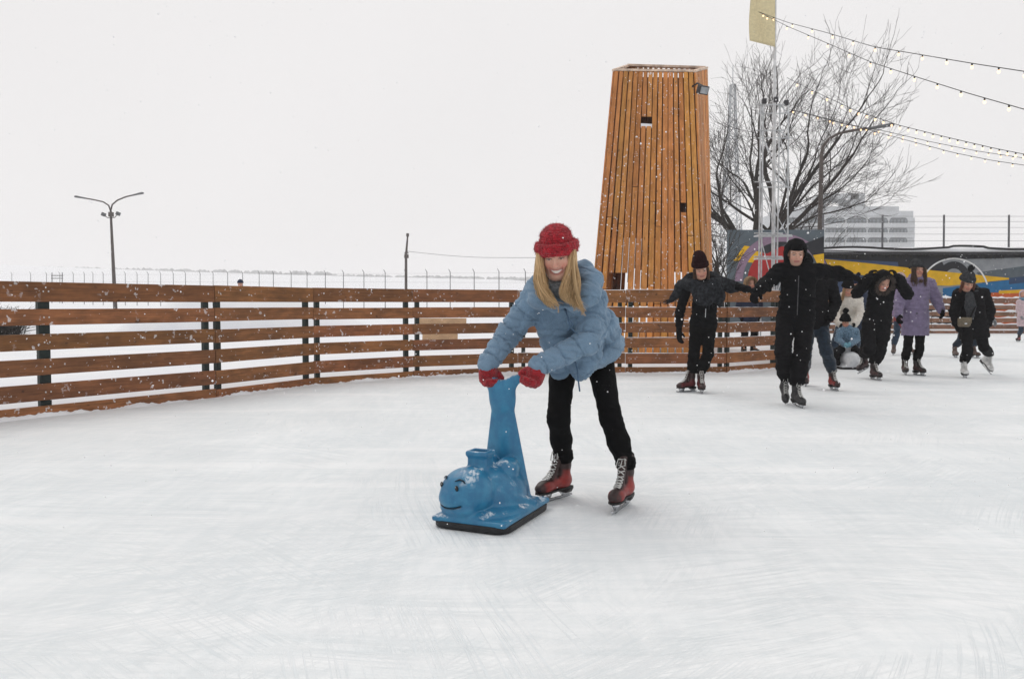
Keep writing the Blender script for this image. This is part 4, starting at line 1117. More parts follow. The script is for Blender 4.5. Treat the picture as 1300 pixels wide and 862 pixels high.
# ---------------------------------------------------------------- hair and hats
def strands(name, locks, root, hair, rad=.0035, n=40, spread=.012, seed=1):
    r_ = np.random.default_rng(seed); k = MB(); c0, c1 = np.array(HAIRC[hair][0]), np.array(HAIRC[hair][1])
    for lk in locks:
        lph = r_.uniform(0, 6, 2); lfr = r_.uniform(1.0, 1.9); ltone = r_.uniform(.8, 1.25)
        pts = np.asarray(lk[0], float); wd = lk[1]; cnt = lk[2] if len(lk) > 2 else n
        t = np.linspace(0, 1, 10); kn = np.linspace(0, 1, len(pts))
        # smooth interpolation through the guide
        base = np.stack([np.interp(t, kn, pts[:, i]) for i in range(3)], 1)
        for _ in range(2): base[1:-1] = .25 * base[:-2] + .5 * base[1:-1] + .25 * base[2:]
        tan = unit(base[-1] - base[0]); a = unit(np.cross(tan, V(.3, 1, .2))); b = np.cross(tan, a)
        for i in range(cnt):
            o = r_.normal(0, 1, 2); o *= min(1, 1.6 / max(np.linalg.norm(o), 1e-6)) * wd * .62
            ph = r_.normal(0, .9, 2) + lph; fr_ = r_.uniform(.9, 1.3) * lfr
            q = base + (a * o[0] + b * o[1]) * (1 - .35 * t[:, None]) + (a * np.sin(fr_ * 5 * t + ph[0])[:, None] + b * np.sin(fr_ * 4 * t + ph[1])[:, None]) * wd * .55 * t[:, None]
            L = r_.uniform(.62, 1.0); m = max(int(round(10 * L)), 6)
            mixv = r_.beta(1.1, 1.1); cc = (c0 * mixv + c1 * (1 - mixv)) * ltone
            k.tube(q[:m], np.linspace(rad, rad * .35, m) * r_.uniform(.7, 1.2), 4, cc, cap=False)
    return k.build(name, M_HAIR, root, True)
def hair_cap(S, c, R, s, back=.18):
    S.ell(c + R @ (V(0, -.03, .035) * s), V(.086, .098, .092) * s, R, .02)
def beanie(root, c, R, s, m, brim=.03, tall=.0, pom=None, slouch=0, vox=.008, front=.055, name='knit_hat'):
    S = SDF(.015); L = lambda x, y, z: c + R @ (V(x, y, z) * s)
    S.ell(L(0, -.028 - slouch * .5, .068 + tall * .5), V(.089, .108, .088 + tall) * s, R)
    if slouch: S.ell(L(0, -.075, .12 + tall), V(.06, .06, .05) * s, R, .03)
    S.box(L(0, 0, -.05), V(.2, .2, .092) * s, R, .005, .012, op='-')
    N_ = 22
    for i in range(N_):
        a0, a1 = 2 * PI * i / N_, 2 * PI * (i + 1) / N_
        pt = lambda a_: L(.087 * math.cos(a_), -.026 + .106 * math.sin(a_), front + (.012 * math.sin(a_) if False else 0) - .028 * (1 - math.sin(a_)) / 2)
        S.cap(pt(a0), pt(a1), brim * .5 * s, brim * .5 * s, .008); S.cap(pt(a0) + R[:, 2] * brim * .7 * s, pt(a1) + R[:, 2] * brim * .7 * s, brim * .42 * s, brim * .42 * s, .01)
    o = puff(name, S, vox, m, root, lambda v: .003 * wob(v, .02))
    if pom is not None:
        k = MB(); pc = L(0, -.04 - slouch, .185 + tall + pom * .4)
        r_ = np.random.default_rng(3)
        for i in range(260):
            d = unit(r_.normal(0, 1, 3)); k.tube([pc, pc + d * pom * r_.uniform(.8, 1.1) * s], [.006 * s, .0035 * s], 3)
        po = k.build('pompom', m, o, False)
    return o
# ---------------------------------------------------------------- a clothed figure from its joints
def foot_frame(d, pitch=0.0, roll=0.0):
    """skate frame: toe along d (horizontal), pitch > 0 lifts the toe"""
    R = frame(V(d[0], d[1], 0)); R = R @ np.array(Matrix.Rotation(pitch, 3, 'X')) @ np.array(Matrix.Rotation(roll, 3, 'Y')); return R
class Fig:
    """joints: head (c, face dir, up), neck, chest, pelvis; dicts 'R' and 'L' with sh, el, wr, hip, kn, foot (point, toe dir, pitch)"""
    def __init__(s, Y, head, neck, chest, pelvis, front, R, L, label, s_=1.0, base=None):
        s.s = s_; s.hc = np.asarray(head[0], float); s.HR = frame(head[1], head[2] if len(head) > 2 else (0, 0, 1))
        s.neck, s.chest, s.pelvis = (np.asarray(q, float) for q in (neck, chest, pelvis)); s.front = unit(front); s.arm = {'R': R, 'L': L}
        for q in 'RL':
            a = s.arm[q]; p, d = a['foot'][0], a['foot'][1]
            a['FR'] = foot_frame(d, *(a['foot'][2:])); a['fp'] = np.asarray(p, float)
            a['an'] = a['fp'] + a['FR'] @ (V(0, -.062, .13) * s_); a['cuff'] = a['fp'] + a['FR'] @ (V(0, -.066, .235) * s_)
        s.up = unit(s.chest - s.pelvis); s.side = unit(np.cross(s.front, V(0, 0, 1)))
        b = (s.arm['R']['fp'] + s.arm['L']['fp']) / 2 if base is None else base
        s.root = empty('person', (b[0], b[1], 0), label, 'person')
    def body(s, vox=.012, hvox=.006, tone=(.50, .285, .205), smile=0, hair='brown', beard=False, hands='RL', blush=1.0, extra=()):
        S = SDF(.03 * s.s); u = s.s; fl = (s.front - s.up * np.dot(s.front, s.up)); fl = (unit(fl), .72)
        S.cap(s.pelvis, s.chest, .135 * u, .145 * u, flat=fl); S.cap(s.chest, s.neck, .10 * u, .055 * u); S.cap(s.neck, s.hc + s.HR @ (V(0, -.03, -.10) * u), .055 * u, .052 * u)
        sk = []
        for q in 'RL':
            a = s.arm[q]; S.cap(s.chest + (s.neck - s.chest) * .5, a['sh'], .06 * u, .05 * u); S.chain([a['sh'], a['el'], a['wr']], [.047 * u, .038 * u, .027 * u])
            S.chain([a['hip'], a['kn'], a['cuff'], a['an']], [.078 * u, .053 * u, .028 * u, .028 * u]); S.cap(a['an'] - V(0, 0, .02) * u, a['fp'] + a['FR'] @ (V(0, .1, .09) * u), .026 * u, .022 * u)
            if q in hands:
                h = a.get('hand') or s.hand(q); hand_prims(S, a['wr'], *h[:3], u, h[3] if len(h) > 3 else .4)
        v, f = S.mesh(vox, 2)
        H = SDF(.02); head_prims(H, s.hc, s.HR, u, smile); hv, hf = H.mesh(hvox, 1)
        # one mesh: body, and the head seated on its neck
        V_ = np.concatenate([v, hv]); F_ = np.concatenate([f, hf + len(v)])
        col = np.concatenate([np.tile(np.array(tone), (len(v), 1)), head_colour(hv, s.hc, s.HR, u, tone, smile, hair, beard, blush=blush, under=tone, lash_shade=.0038 if hvox < .004 else .0048)])
        return link_mesh('body', V_, F_, M_SKIN, s.root, True, col, V_)
    def hand(s, q):
        a = s.arm[q]; d = unit(a['wr'] - a['el']); sd = s.side * (1 if q == 'R' else -1)
        n = -sd if abs(np.dot(d, sd)) < .8 else V(0, 0, -1)
        return (d, n, s.front)
    def gloves(s, m, grow=.004, vox=.007, which='RL', cuff=.045):
        for q in which:
            a = s.arm[q]; S = SDF(.01); h = a.get('hand') or s.hand(q); hand_prims(S, a['wr'], *h[:3], s.s, h[3] if len(h) > 3 else .4, grow)
            d = unit(a['wr'] - a['el']); S.cap(a['wr'] - d * cuff, a['wr'] + d * .02, .037 * s.s, .033 * s.s, .015)
            puff('glove', S, vox, m, s.root)
    def trousers(s, m, rt=.088, rk=.068, rc=.062, vox=.011, fold=.006, cuffs=0.0):
        S = SDF(.03); u = s.s; fl = (unit(s.front - s.up * np.dot(s.front, s.up)), .78)
        S.cap(s.pelvis + s.up * .07 * u, s.pelvis - s.up * .02 * u, .15 * u, .16 * u, flat=fl)
        for q in 'RL':
            a = s.arm[q]; m1 = a['hip'] * .5 + a['kn'] * .5
            S.chain([a['hip'], a['kn'], a['kn'] * .45 + a['cuff'] * .55, a['cuff']], [rt * u, rk * u, (rk * .62 + rc * .42) * u, rc * u])
            d = unit(a['cuff'] - a['kn'])
            S.box(a['cuff'] + d * .112 * u, V(.1, .1, .1) * u, frame(s.side if abs(np.dot(d, s.side)) < .8 else V(0, 1, 0), d), .002, .004, op='-')
            if cuffs: S.cap(a['cuff'] - d * .012, a['cuff'] + d * .0, (rc + cuffs) * u, (rc + cuffs) * u, k=.006)
        kn = [s.arm[q]['kn'] for q in 'RL']; cf = [s.arm[q]['cuff'] for q in 'RL']
        def disp(v):
            w = fold * .8 * wob(v, .10)
            for p in kn: w = w + fold * .9 * np.exp(-(np.linalg.norm(v - p, axis=1) / .12) ** 2) * wob(v * V(.8, .8, 1.5), .06)
            for p in cf: w = w + fold * 1.2 * np.exp(-(np.linalg.norm(v - p, axis=1) / .11) ** 2) * wob(v * V(.7, .7, 1.7), .05)
            return w
        return puff('trousers', S, vox, m, s.root, disp)
    def jacket(s, m, hem=.12, r=.165, ra=.065, rw=.052, flare=0.0, vox=.011, quilt=0.0, qs=.1, fold=.006, collar=.075, cr=.03, name='jacket', split=True, flat=.78, drop=None, extra=None, hemdir=None, collar_k=1.0):
        """hem: how far the skirt falls below the pelvis along the body"""
        u = s.s; S = SDF(.035 * u); fl = (unit(s.front - s.up * np.dot(s.front, s.up)), flat)
        dn = -s.up if hemdir is None else unit(hemdir)
        mid = (s.chest + s.pelvis) / 2
        S.chain([s.chest + s.up * .03 * u, mid, s.pelvis], [r * u, (r - .012) * u, (r + .006) * u], flat=fl, g=0)
        hp = s.pelvis + dn * hem
        if hem > .02: S.cap(s.pelvis, hp, (r + .006) * u, (r + .006 + flare) * u, flat=fl, g=0)
        S.cap(s.chest + s.up * .05 * u, s.neck - s.up * .02, .12 * u, .085 * u, flat=(fl[0], .9), g=0)
        for q in 'RL':
            a = s.arm[q]; S.cap(s.chest + (s.neck - s.chest) * .6, a['sh'], .10 * u, (ra + .012) * u, g=0)
            S.chain([a['sh'], a['el'], a['wr'] - unit(a['wr'] - a['el']) * .0], [(ra + .012) * u, ra * u, rw * u], g=1 if q == 'R' else 2, k=.025 * u)
        # hem cut flat, hollow from below
        if hem > .02:
            R_ = frame(s.front, -dn)
            S.box(hp + dn * (.25 * u), V(.5, .5, .25 + .0) * u, R_, .01, .02, op='-')
            S.cap(hp - dn * .07, hp + dn * .3, (r - .03 + flare) * u, (r - .01 + flare) * u, flat=fl, k=.01, op='-')
        if collar > 0:
            N_ = 14; ax = unit(unit(s.neck - s.chest) + unit(s.hc - s.neck)); R_ = frame_up(ax, s.front); cc = s.neck + ax * .03 * u
            for i in range(N_):
                a0, a1 = 2 * PI * i / N_, 2 * PI * (i + 1) / N_
                pt = lambda q_: cc + R_ @ (V(collar * math.cos(q_), collar * .95 * math.sin(q_) * collar_k, -.015 * math.sin(q_)) * u)
                S.cap(pt(a0), pt(a1), cr * u, g=3, k=.02 * u)
        if extra: extra(S)
        rtw = {q: (s.arm[q]['sh'], s.arm[q]['el'], s.arm[q]['wr']) for q in 'RL'}
        def disp(v):
            w = fold * wob(v * V(.9, .9, 1.5), .10) + fold * .5 * wob(v, .04)
            g = S.groups(v)
            if quilt:
                w = w - quilt * 1.1 * np.maximum(1 - np.abs(wob(v, .13)) * 1.6, 0) ** 4 - quilt * .3 * np.maximum(1 - np.abs(wob(v + 5, .06)) * 1.6, 0) ** 4
                t = (v - s.pelvis) @ s.up; ph = (t / qs + .06 * wob(v, .25)) % 1; ph = np.minimum(ph, 1 - ph)
                q0 = -quilt * 1.3 * np.exp(-(ph * qs / .0065) ** 2) + quilt * .12 * np.sin(PI * np.clip(ph * 2, 0, 1))
                q0 = q0 + quilt * .5 * np.exp(-(ph * qs / .03) ** 2) * wob(v * V(2, 2, .7), .035)
                w = w + np.where(g == 0, q0, 0)
                for gi, q in ((1, 'R'), (2, 'L')):
                    sh, el, wr_ = rtw[q]; l1 = np.linalg.norm(el - sh); d1, d2 = unit(el - sh), unit(wr_ - el)
                    t1 = (v - sh) @ d1; t2 = l1 + (v - el) @ d2; tt = np.where(((v - el) @ unit(d1 + d2)) < 0, t1, t2)
                    ph = (tt / (qs * .85) + .08 * wob(v, .2)) % 1; ph = np.minimum(ph, 1 - ph)
                    q0 = -quilt * 1.3 * np.exp(-(ph * qs / .0065) ** 2) + quilt * .12 * np.sin(PI * np.clip(ph * 2, 0, 1)) + quilt * .6 * np.exp(-(ph * qs / .035) ** 2) * wob(v * V(1.5, 1.5, 1.5), .03)
                    w = w + np.where(g == gi, q0, 0)
            else:
                for q in 'RL': w = w + fold * 1.2 * np.exp(-(np.linalg.norm(v - rtw[q][1], axis=1) / .1) ** 2) * wob(v * V(1, 1, 1.4), .045)
            return w
        return puff(name, S, vox, m, s.root, disp)
    def skates(s, kind, laces=True):
        for q in 'RL': add_skate(s.root, kind, s.arm[q]['fp'], s.arm[q]['FR'], s.s, laces)
    def hood(s, m, open_=.075, vox=.009, name='hood', down=False, fur=None):
        S = SDF(.02); u = s.s; L = lambda x, y, z: s.hc + s.HR @ (V(x, y, z) * u)
        S.ell(L(0, -.035, .02), V(.118, .125, .135) * u, s.HR); S.cap(L(0, -.05, -.06), L(0, -.05, -.16), .105 * u, .12 * u, .04)
        S.ell(L(0, .09, -.012), V(open_, .12, .112) * u, s.HR, .015, op='-')
        S.ell(L(0, -.02, .01), V(.098, .115, .115) * u, s.HR, .01, op='-')
        o = puff(name, S, vox, m, s.root, lambda v: .004 * wob(v, .06))
        if fur:
            k = MB(); r_ = np.random.default_rng(5)
            for i in range(620):
                a_ = r_.uniform(0, 2 * PI); rim = L((open_ + .012) * math.cos(a_), .062 + r_.uniform(-.02, .02), -.012 + .115 * math.sin(a_))
                d = unit(s.HR @ (V(math.cos(a_), .55, math.sin(a_)) + r_.normal(0, .3, 3))); e = rim + d * r_.uniform(.03, .065) * u
                k.tube([rim, (rim + e) / 2 + r_.normal(0, .004, 3), e], [.006, .004, .0015], 3)
            k.build('fur_trim', fur, o, False)
        return o

def JP(Y):
    """pixel to world with the depth given as an offset from Y"""
    return lambda px, py, dy=0.0: P(px, py, Y + dy)
def onice(px, Y, z=0.0): q = G(px, Y); return V(q[0], Y, z)

# ================================================================ the woman in the blue jacket
def main_woman():
    hf = unit(V(-.17, -1, -.33)); hu = unit(V(-.13, -.33, 1))
    hR = P(619, 462, 4.17); hL = P(685, 464, 4.06)
    fg = Fig(4.3, (P(707, 324, 4.11), hf, hu), P(716, 362, 4.24), P(720, 392, 4.33), P(737, 437, 4.56), V(-.28, -1, 0),
        dict(sh=P(681, 376, 4.25), el=P(647, 423, 4.27), wr=hR, hip=P(716, 450, 4.52), kn=P(709, 530, 4.32), foot=(onice(706, 4.40), V(-.66, -.75), 0.0), hand=(V(.03, -.1, -1), V(.55, -.8, .1), V(.8, .5, 0), .75)),
        dict(sh=P(752, 381, 4.28), el=P(746, 434, 4.17), wr=hL, hip=P(760, 450, 4.58), kn=P(775, 530, 4.36), foot=(onice(791, 4.21), V(-.42, -.9), -.0), hand=(V(-.45, -.1, -1), V(-.5, -.8, 0), V(-.8, .4, 0), .75)),
        'laughing woman in pale blue puffer jacket and red knit hat pushing the blue whale')
    fg.body(.010, .0026, (.60, .36, .275), 1.2, 'blond', hands='')
    def extra(S):
        # big turned-out collar
        ax = unit(fg.neck - fg.chest); R_ = frame(fg.front, ax)
        Q = lambda x, y, dy: P(x, y, 4.2 + dy)
        S.chain([Q(716, 345, .10), Q(742, 341, .06), Q(752, 356, -.0), Q(748, 374, -.06), Q(728, 388, -.07)], [.045, .042, .052, .054, .04], g=3)
        S.chain([Q(716, 345, .10), Q(690, 350, .06), Q(681, 362, .0), Q(684, 378, -.05), Q(704, 388, -.06)], [.045, .036, .046, .05, .04], g=3)
        # open lower front: two panels that hang forward, notched between
        dn = V(0, 0, -1)
        a, b = P(702, 415, 4.25), P(710, 468, 4.34); S.chain([a, b], [.09, .062], flat=(unit(V(-.2, -1, .2)), .55), g=0)
        a, b = P(762, 412, 4.36), P(770, 436, 4.46); S.chain([a, b], [.10, .095], g=0)
        S.chain([P(752, 415, 4.26), P(744, 447, 4.28), P(738, 472, 4.28)], [.08, .075, .045], flat=(unit(V(-.2, -1, .2)), .6), g=0); S.chain([P(738, 472, 4.28), P(762, 452, 4.40), P(781, 438, 4.5)], [.04, .06, .05], g=0)
        S.cap(P(725, 486, 4.24), P(722, 452, 4.17), .022, .003, k=.008, op='-')
    fg.jacket(F_BLUE, hem=.10, r=.158, ra=.066, rw=.056, flare=.03, vox=.0046, quilt=.0080, qs=.125, fold=.0042, collar=0, extra=extra, flat=.86, hemdir=V(.12, .12, -1))
    fg.trousers(F_TROUSER, .082, .059, .050, .0075, .0032, cuffs=.007)
    fg.skates('red')
    # gloves gripping the tail
    for q in 'RL':
        a = fg.arm[q]; S = SDF(.012); h = a['hand']; hand_prims(S, a['wr'], *h[:3], 1.0, h[3], .0065)
        d = unit(h[0]); S.cap(a['wr'] + d * .012, a['wr'] + d * .025, .034, .042, .02); S.ell(a['wr'] + d * .062, (.046, .042, .052), None, .02)
        puff('glove', S, .0045, K_REDG, fg.root, lambda v: .0016 * wob(v, .012))
    # grey collar inside
    S = SDF(.02); ax = unit(fg.hc - fg.neck)
    for i in range(12):
        a0, a1 = 2 * PI * i / 12, 2 * PI * (i + 1) / 12; R_ = frame_up(ax, fg.front)
        for dz in (-.0, .03, .055, .075): S.cap(fg.neck + R_ @ V(.062 * math.cos(a0), .07 * math.sin(a0) + .03, .01 + dz), fg.neck + R_ @ V(.062 * math.cos(a1), .07 * math.sin(a1) + .03, .01 + dz), .024, k=.015)
    puff('scarf', S, .007, K_GREYL, fg.root)
    # hat: chunky knit with a deep rolled brim
    L = lambda x, y, z: fg.hc + fg.HR @ V(x, y, z)
    S = SDF(.012); S.ell(L(0, -.025, .075), (.084, .101, .080), fg.HR); S.ell(L(0, -.03, .04), (.084, .101, .07), fg.HR)
    S.box(L(0, 0, -.07), (.2, .2, .095), fg.HR, .004, .012, op='-')
    N_ = 30
    for i in range(N_):
        a0, a1 = 2 * PI * i / N_, 2 * PI * (i + 1) / N_
        pt = lambda a_, dz, e: L((.089 + e) * math.cos(a_), -.024 + (.104 + e) * math.sin(a_), .027 + dz - .018 * (1 - math.sin(a_)) / 2)
        for dz, e, r_ in ((0, .003, .0155), (.016, .0075, .0170), (.032, .0075, .0165)): S.cap(pt(a0, dz, e), pt(a1, dz, e), r_, k=.005)
    v, f = S.mesh(.0048, 2)
    v = v + normals(v, f) * (.0028 * wob(v, .011) + .002 * wob(v, .04))[:, None]
    hat = link_mesh('knit_hat', v, f, K_RED, fg.root, True, None, v)
    k = MB(); nv = normals(v, f); r_ = np.random.default_rng(9)
    for i in r_.choice(len(v), 2600):
        d = unit(nv[i] + r_.normal(0, .55, 3)); L_ = r_.uniform(.004, .012); k.tube([v[i] - nv[i] * .001, v[i] + d * L_ * .5, v[i] + d * L_ + r_.normal(0, .002, 3)], [.0007, .0006, .0003], 3, cap=False)
    k.build('fuzz', K_RED, hat)
    # long fair hair falling out from under the hat over the open collar
    lk = []
    N = lambda x, y, dy: P(x, y, 4.10 + dy)
    for j in range(9):          # image-left fall
        o = j / 8; lk.append(([L(.084, -.01 + .045 * o, .03), N(682 + 4 * o, 338, -.02 - .03 * o), N(680 + 8 * o, 354, -.02 - .06 * o), N(684 + 10 * o, 368 + 2 * o, -.02 - .05 * o), N(686 + 14 * o, 380 + 7 * o, -.02 - .03 * o), N(691 + 13 * o, 384 + 9 * o, .0)], .017, 85))
    for j in range(10):         # image-right fall, longer
        o = j / 9; lk.append(([L(-.086, -.01 + .045 * o, .03), N(729 - 5 * o, 338, -.0 - .03 * o), N(730 - 11 * o, 356, .0 - .08 * o), N(728 - 17 * o, 370, -.01 - .08 * o), N(735 - 20 * o, 383 - 3 * o, -.02 - .06 * o), N(741 - 20 * o, 396 - 11 * o, -.02 - .03 * o)], .017, 85))
    r9 = np.random.default_rng(21)
    for q in range(9):
        sg = -1 if q < 4 else 1; e = r9.normal(0, 1, 6)
        x0, x1, yb = (680, 700, 386) if sg < 0 else (735, 731, 394)
        lk.append(([L(-sg * .085, .02, .0), N(x0 + e[0] * 2, 350, -.05), N((x0 + x1) / 2 + e[1] * 5, 366, -.07), N(x1 + e[2] * 6, 380, -.06), N(x1 + 3 + e[3] * 7, yb + e[4] * 5, -.03)], .008, 30))
    lk.append(([L(-.084, .04, .0), N(728, 350, -.06), N(731, 368, -.09), N(735, 384, -.08), N(742, 395, -.06), N(739, 400, -.05)], .010, 60))
    lk.append(([L(.082, .04, .0), N(683, 350, -.06), N(687, 368, -.09), N(699, 382, -.08), N(709, 388, -.06)], .011, 60))
    for sg in (-1, 1): lk.append(([L(sg * .080, .045, .045), L(sg * .086, .040, -.02), L(sg * .083, .035, -.08), L(sg * .072, .04, -.15)], .008, 50))
    for sg in (-1, 1): lk.append(([L(sg * .07, .03, .02), L(sg * .078, .03, -.06), L(sg * .06, .04, -.12), L(sg * .045, .05, -.2)], .018, 50))
    strands('hair', lk, fg.root, 'blond', .00155, seed=4)
    # cords hanging from the collar and hem
    k = MB()
    k.tube([P(716, 392, 4.15), P(722, 404, 4.13), P(727, 412, 4.12), P(720, 420, 4.12)], .004, 5); k.tube([P(718, 392, 4.15), P(721, 405, 4.13), P(724, 416, 4.12), P(733, 424, 4.11)], .004, 5)
    k.build('collar_cord', F_BLUED, fg.root, True)
    k = MB(); k.tube([P(729, 455, 4.2), P(733, 470, 4.19), P(734, 482, 4.2), P(736, 497, 4.2)], .0045, 5); k.build('hem_cord', F_BLUED, fg.root, True)
main_woman()

# ================================================================ the blue whale skating aid
def whale(name, c, fwd, label, cols, tall=True, face=True, sc=1.0, turn=0):
    R = frame(V(fwd[0], fwd[1], 0)); T = lambda x, y, z: c + R @ (V(x, y, z) * sc)
    root = empty(name, c, label, 'skating aid')
    t = NT(name + '_plastic'); cc = t.coord()
    f_ = t.ramp(t.noise(cc, 14, 5, .6), .35, .7); sn = t.math('MULTIPLY', t.ramp(t.noise(cc, 9, 5, .65), .50, .60), t.ramp(t.n('ShaderNodeNewGeometry').outputs['Normal'] if False else t.noise(cc, 70, 3), .35, .6))
    nrm = t.n('ShaderNodeNewGeometry').outputs['Normal']; sp = t.n('ShaderNodeSeparateXYZ'); t.l(nrm, sp.inputs[0])
    sn = t.math('MULTIPLY', sn, t.ramp(sp.outputs['Z'], .35, .85))
    scr = t.ramp(t.noise(t.mapping(cc, (1, 1, 5)), 30, 5, .7), .62, .72, 0, .35)
    base = t.mix(f_, cols[1], cols[0]); base = t.mix(scr, base, tuple(min(1, q * 1.5 + .03) for q in cols[0])); base = t.mix(t.math('MULTIPLY', sn, .85), base, (.72, .76, .80))
    m = t.set(base, t.ramp(sn, 0, 1, .32, .8), t.bump(t.noise(cc, 40, 4), .15, .004), 0, .5)
    S = SDF(.035)
    E = lambda x, y, z, r, k=.03, op='+': S.ell(T(x, y, z), np.array(r) * sc, R, k, op=op)
    C = lambda a, b, ra, rb, k=.03, flat=None, op='+': S.cap(T(*a), T(*b), ra * sc, rb * sc, k, flat=None if flat is None else (R @ V(*flat[0]), flat[1]), op=op)
    S.box(T(0, 0, .046), V(.197, .288, .014) * sc, R, .011, .008)
    Hr = np.array(Matrix.Rotation(-math.radians(turn), 3, 'Z')); HC = V(.045 if turn else 0, .135, 0)
    HT = lambda x, y, z: T(*(HC + Hr @ V(x, y, z))); HRW = R @ Hr
    HE = lambda x, y, z, r, k=.03, op='+': S.ell(HT(x, y, z), np.array(r) * sc, HRW, k, op=op)
    E(.0, -.03, .12, (.155, .21, .135), .015); E(0, -.005, .062, (.192, .282, .050), .02)
    E(.015, .05, .215, (.105, .11, .065), .03)
    for q in (-1, 1):
        C((q * .115, .03, .12), (q * .175, -.10, .075), .042, .022, .012, ((0, 0, 1), .7))   # fins folded back along the sides
        C((q * .175, -.10, .075), (q * .155, -.20, .065), .022, .016, .012, ((0, 0, 1), .7))
        E(q * .055, -.055, .245, (.058, .085, .060), .014)                                   # rounded hips before the tail
    HE(.0, .03, .158, (.135, .140, .125), .010)
    HE(0, .095, .092, (.112, .070, .048), .016); HE(.0, .140, .140, (.075, .040, .045), .025)   # jaw and snout
    if tall:
        C((0, -.16, .05), (0, -.11, .61), .145, .052, .014, ((0, 1, 0), .38))
        C((0, -.11, .60), (-.035, -.10, .672), .050, .034, .03, ((0, 1, 0), .55)); C((0, -.11, .60), (.035, -.10, .672), .050, .034, .03, ((0, 1, 0), .55))
        for q in (-1, 1): C((q * .035, -.10, .670), (q * .100, -.095, .702), .036, .022, .02, ((0, 1, 0), .62))
        E(0, -.10, .738, (.055, .06, .045), .02, '-')
    # spout, hollow
    sx, sy = (.035, .075) if turn else (0, .02); S.box(T(sx, sy, .30), V(.053, .045, .045) * sc, R, .012, .02); S.box(T(sx, sy, .340), V(.061, .052, .014) * sc, R, .01, .012); S.box(T(sx, sy, .364), V(.040, .031, .036) * sc, R, .008, .006, op='-')
    def surf(x, z, y0=.40):
        p_ = np.array([HT(x, y0 - s_, z) for s_ in np.linspace(0, .34, 400)]); d_ = np.full(400, 9.)
        for pr in S.p:
            if pr['op'] == '+': d_ = np.minimum(d_, S.dist(pr, p_))
        i = np.argmax(d_ < .004); return p_[i]
    ml = [(x, .103 + 3.0 * x * x + .02 * x) for x in np.linspace(-.078, .078, 14)]
    if face:                                              # smile line pressed in
        mp_ = [surf(*q) for q in ml]; eyes = [surf(q * .058, .205) for q in (-1, 1)]
        brow = [[surf(q * a_, b_) for a_, b_ in ((.034, .235), (.052, .243), (.070, .238), (.082, .228))] for q in (-1, 1)]
        for a, b in zip(mp_[:-1], mp_[1:]): S.cap(a, b, .006, .006, .005, op='-')
        a_, b_ = surf(-.03, .09), surf(.03, .09); S.cap(a_, b_, .005, .005, .008, op='-')
    v, f = S.mesh(.0050 * sc if tall else .012, 1)
    body = link_mesh('body', v, f, m, root, True, None, v)
    if face:
        for i, q in enumerate((-1, 1)):
            p = eyes[i]; k = MB(); k.ball(p, V(.0125, .0045, .014) * sc, 12, 8, HRW); e_ = k.build('eye', mat('eye_black', (.01, .01, .012), .3, 0, 5, 0), root, True)
            k = MB(); k.ball(p + HRW @ V(-q * .004, .0035, .005), .0025, 6, 4); k.build('eye_glint', M_LACE, e_, True)
            k = MB(); k.tube([z_ + HRW @ V(0, .001, 0) for z_ in brow[i]], [.0025, .0045, .0045, .0025], 6); k.build('eyebrow', mat('brow_paint', (.012, .03, .05), .4, 0, 5, 0), root, True)
        k = MB(); k.tube([z_ - HRW @ V(0, .0015, 0) for z_ in mp_], .0036, 5); k.build('mouth_line', bpy.data.materials['brow_paint'], root, True)
    # dark rubber runner under the plate
    k = MB(); hx, hy, rd = .203 * sc, .295 * sc, .075 * sc; ring = []
    for cx, cy, a0 in ((hx - rd, hy - rd, 0), (-hx + rd, hy - rd, PI / 2), (-hx + rd, -hy + rd, PI), (hx - rd, -hy + rd, 1.5 * PI)):
        for a_ in np.linspace(a0, a0 + PI / 2, 7): ring.append((cx + rd * math.cos(a_), cy + rd * math.sin(a_)))
    n_ = len(ring); lv = ((.955, .001), (.985, .008), (.992, .030), (.975, .038))
    vv = [c + R @ V(x * g_, y * g_, z) for g_, z in lv for x, y in ring]
    ff = [[i * n_ + j, i * n_ + (j + 1) % n_, (i + 1) * n_ + (j + 1) % n_, (i + 1) * n_ + j] for i in range(3) for j in range(n_)] + [list(range(n_))[::-1], list(range(3 * n_, 4 * n_))]
    k.add(vv, ff); k.build('runner', mat('runner_rubber', (.018, .018, .02), .5, .3, 30, .3), root, True)
    return root
WC = V(-.095, 4.03, 0)
whale('skating_aid', WC, (-.407, -.914), 'blue plastic whale on a dark flat base with a tall forked tail for a handle', ((.030, .205, .36), (.018, .140, .28)), turn=24)
# ================================================================ the other skaters
DN = V(0, 0, -1)
def scarf_roll(fg, m, r=.03, rad=.075, rows=(0, .04), vox=.01, name='scarf'):
    S = SDF(.02); u = fg.s; ax = unit(fg.hc - fg.neck); R_ = frame_up(ax, fg.front)
    for i in range(12):
        a0, a1 = 2 * PI * i / 12, 2 * PI * (i + 1) / 12
        for dz in rows: S.cap(fg.neck + R_ @ (V(rad * math.cos(a0), rad * math.sin(a0) + .01, .02 + dz) * u), fg.neck + R_ @ (V(rad * math.cos(a1), rad * math.sin(a1) + .01, .02 + dz) * u), r * u, k=.015)
    return puff(name, S, vox, m, fg.root, lambda v: .004 * wob(v, .03))

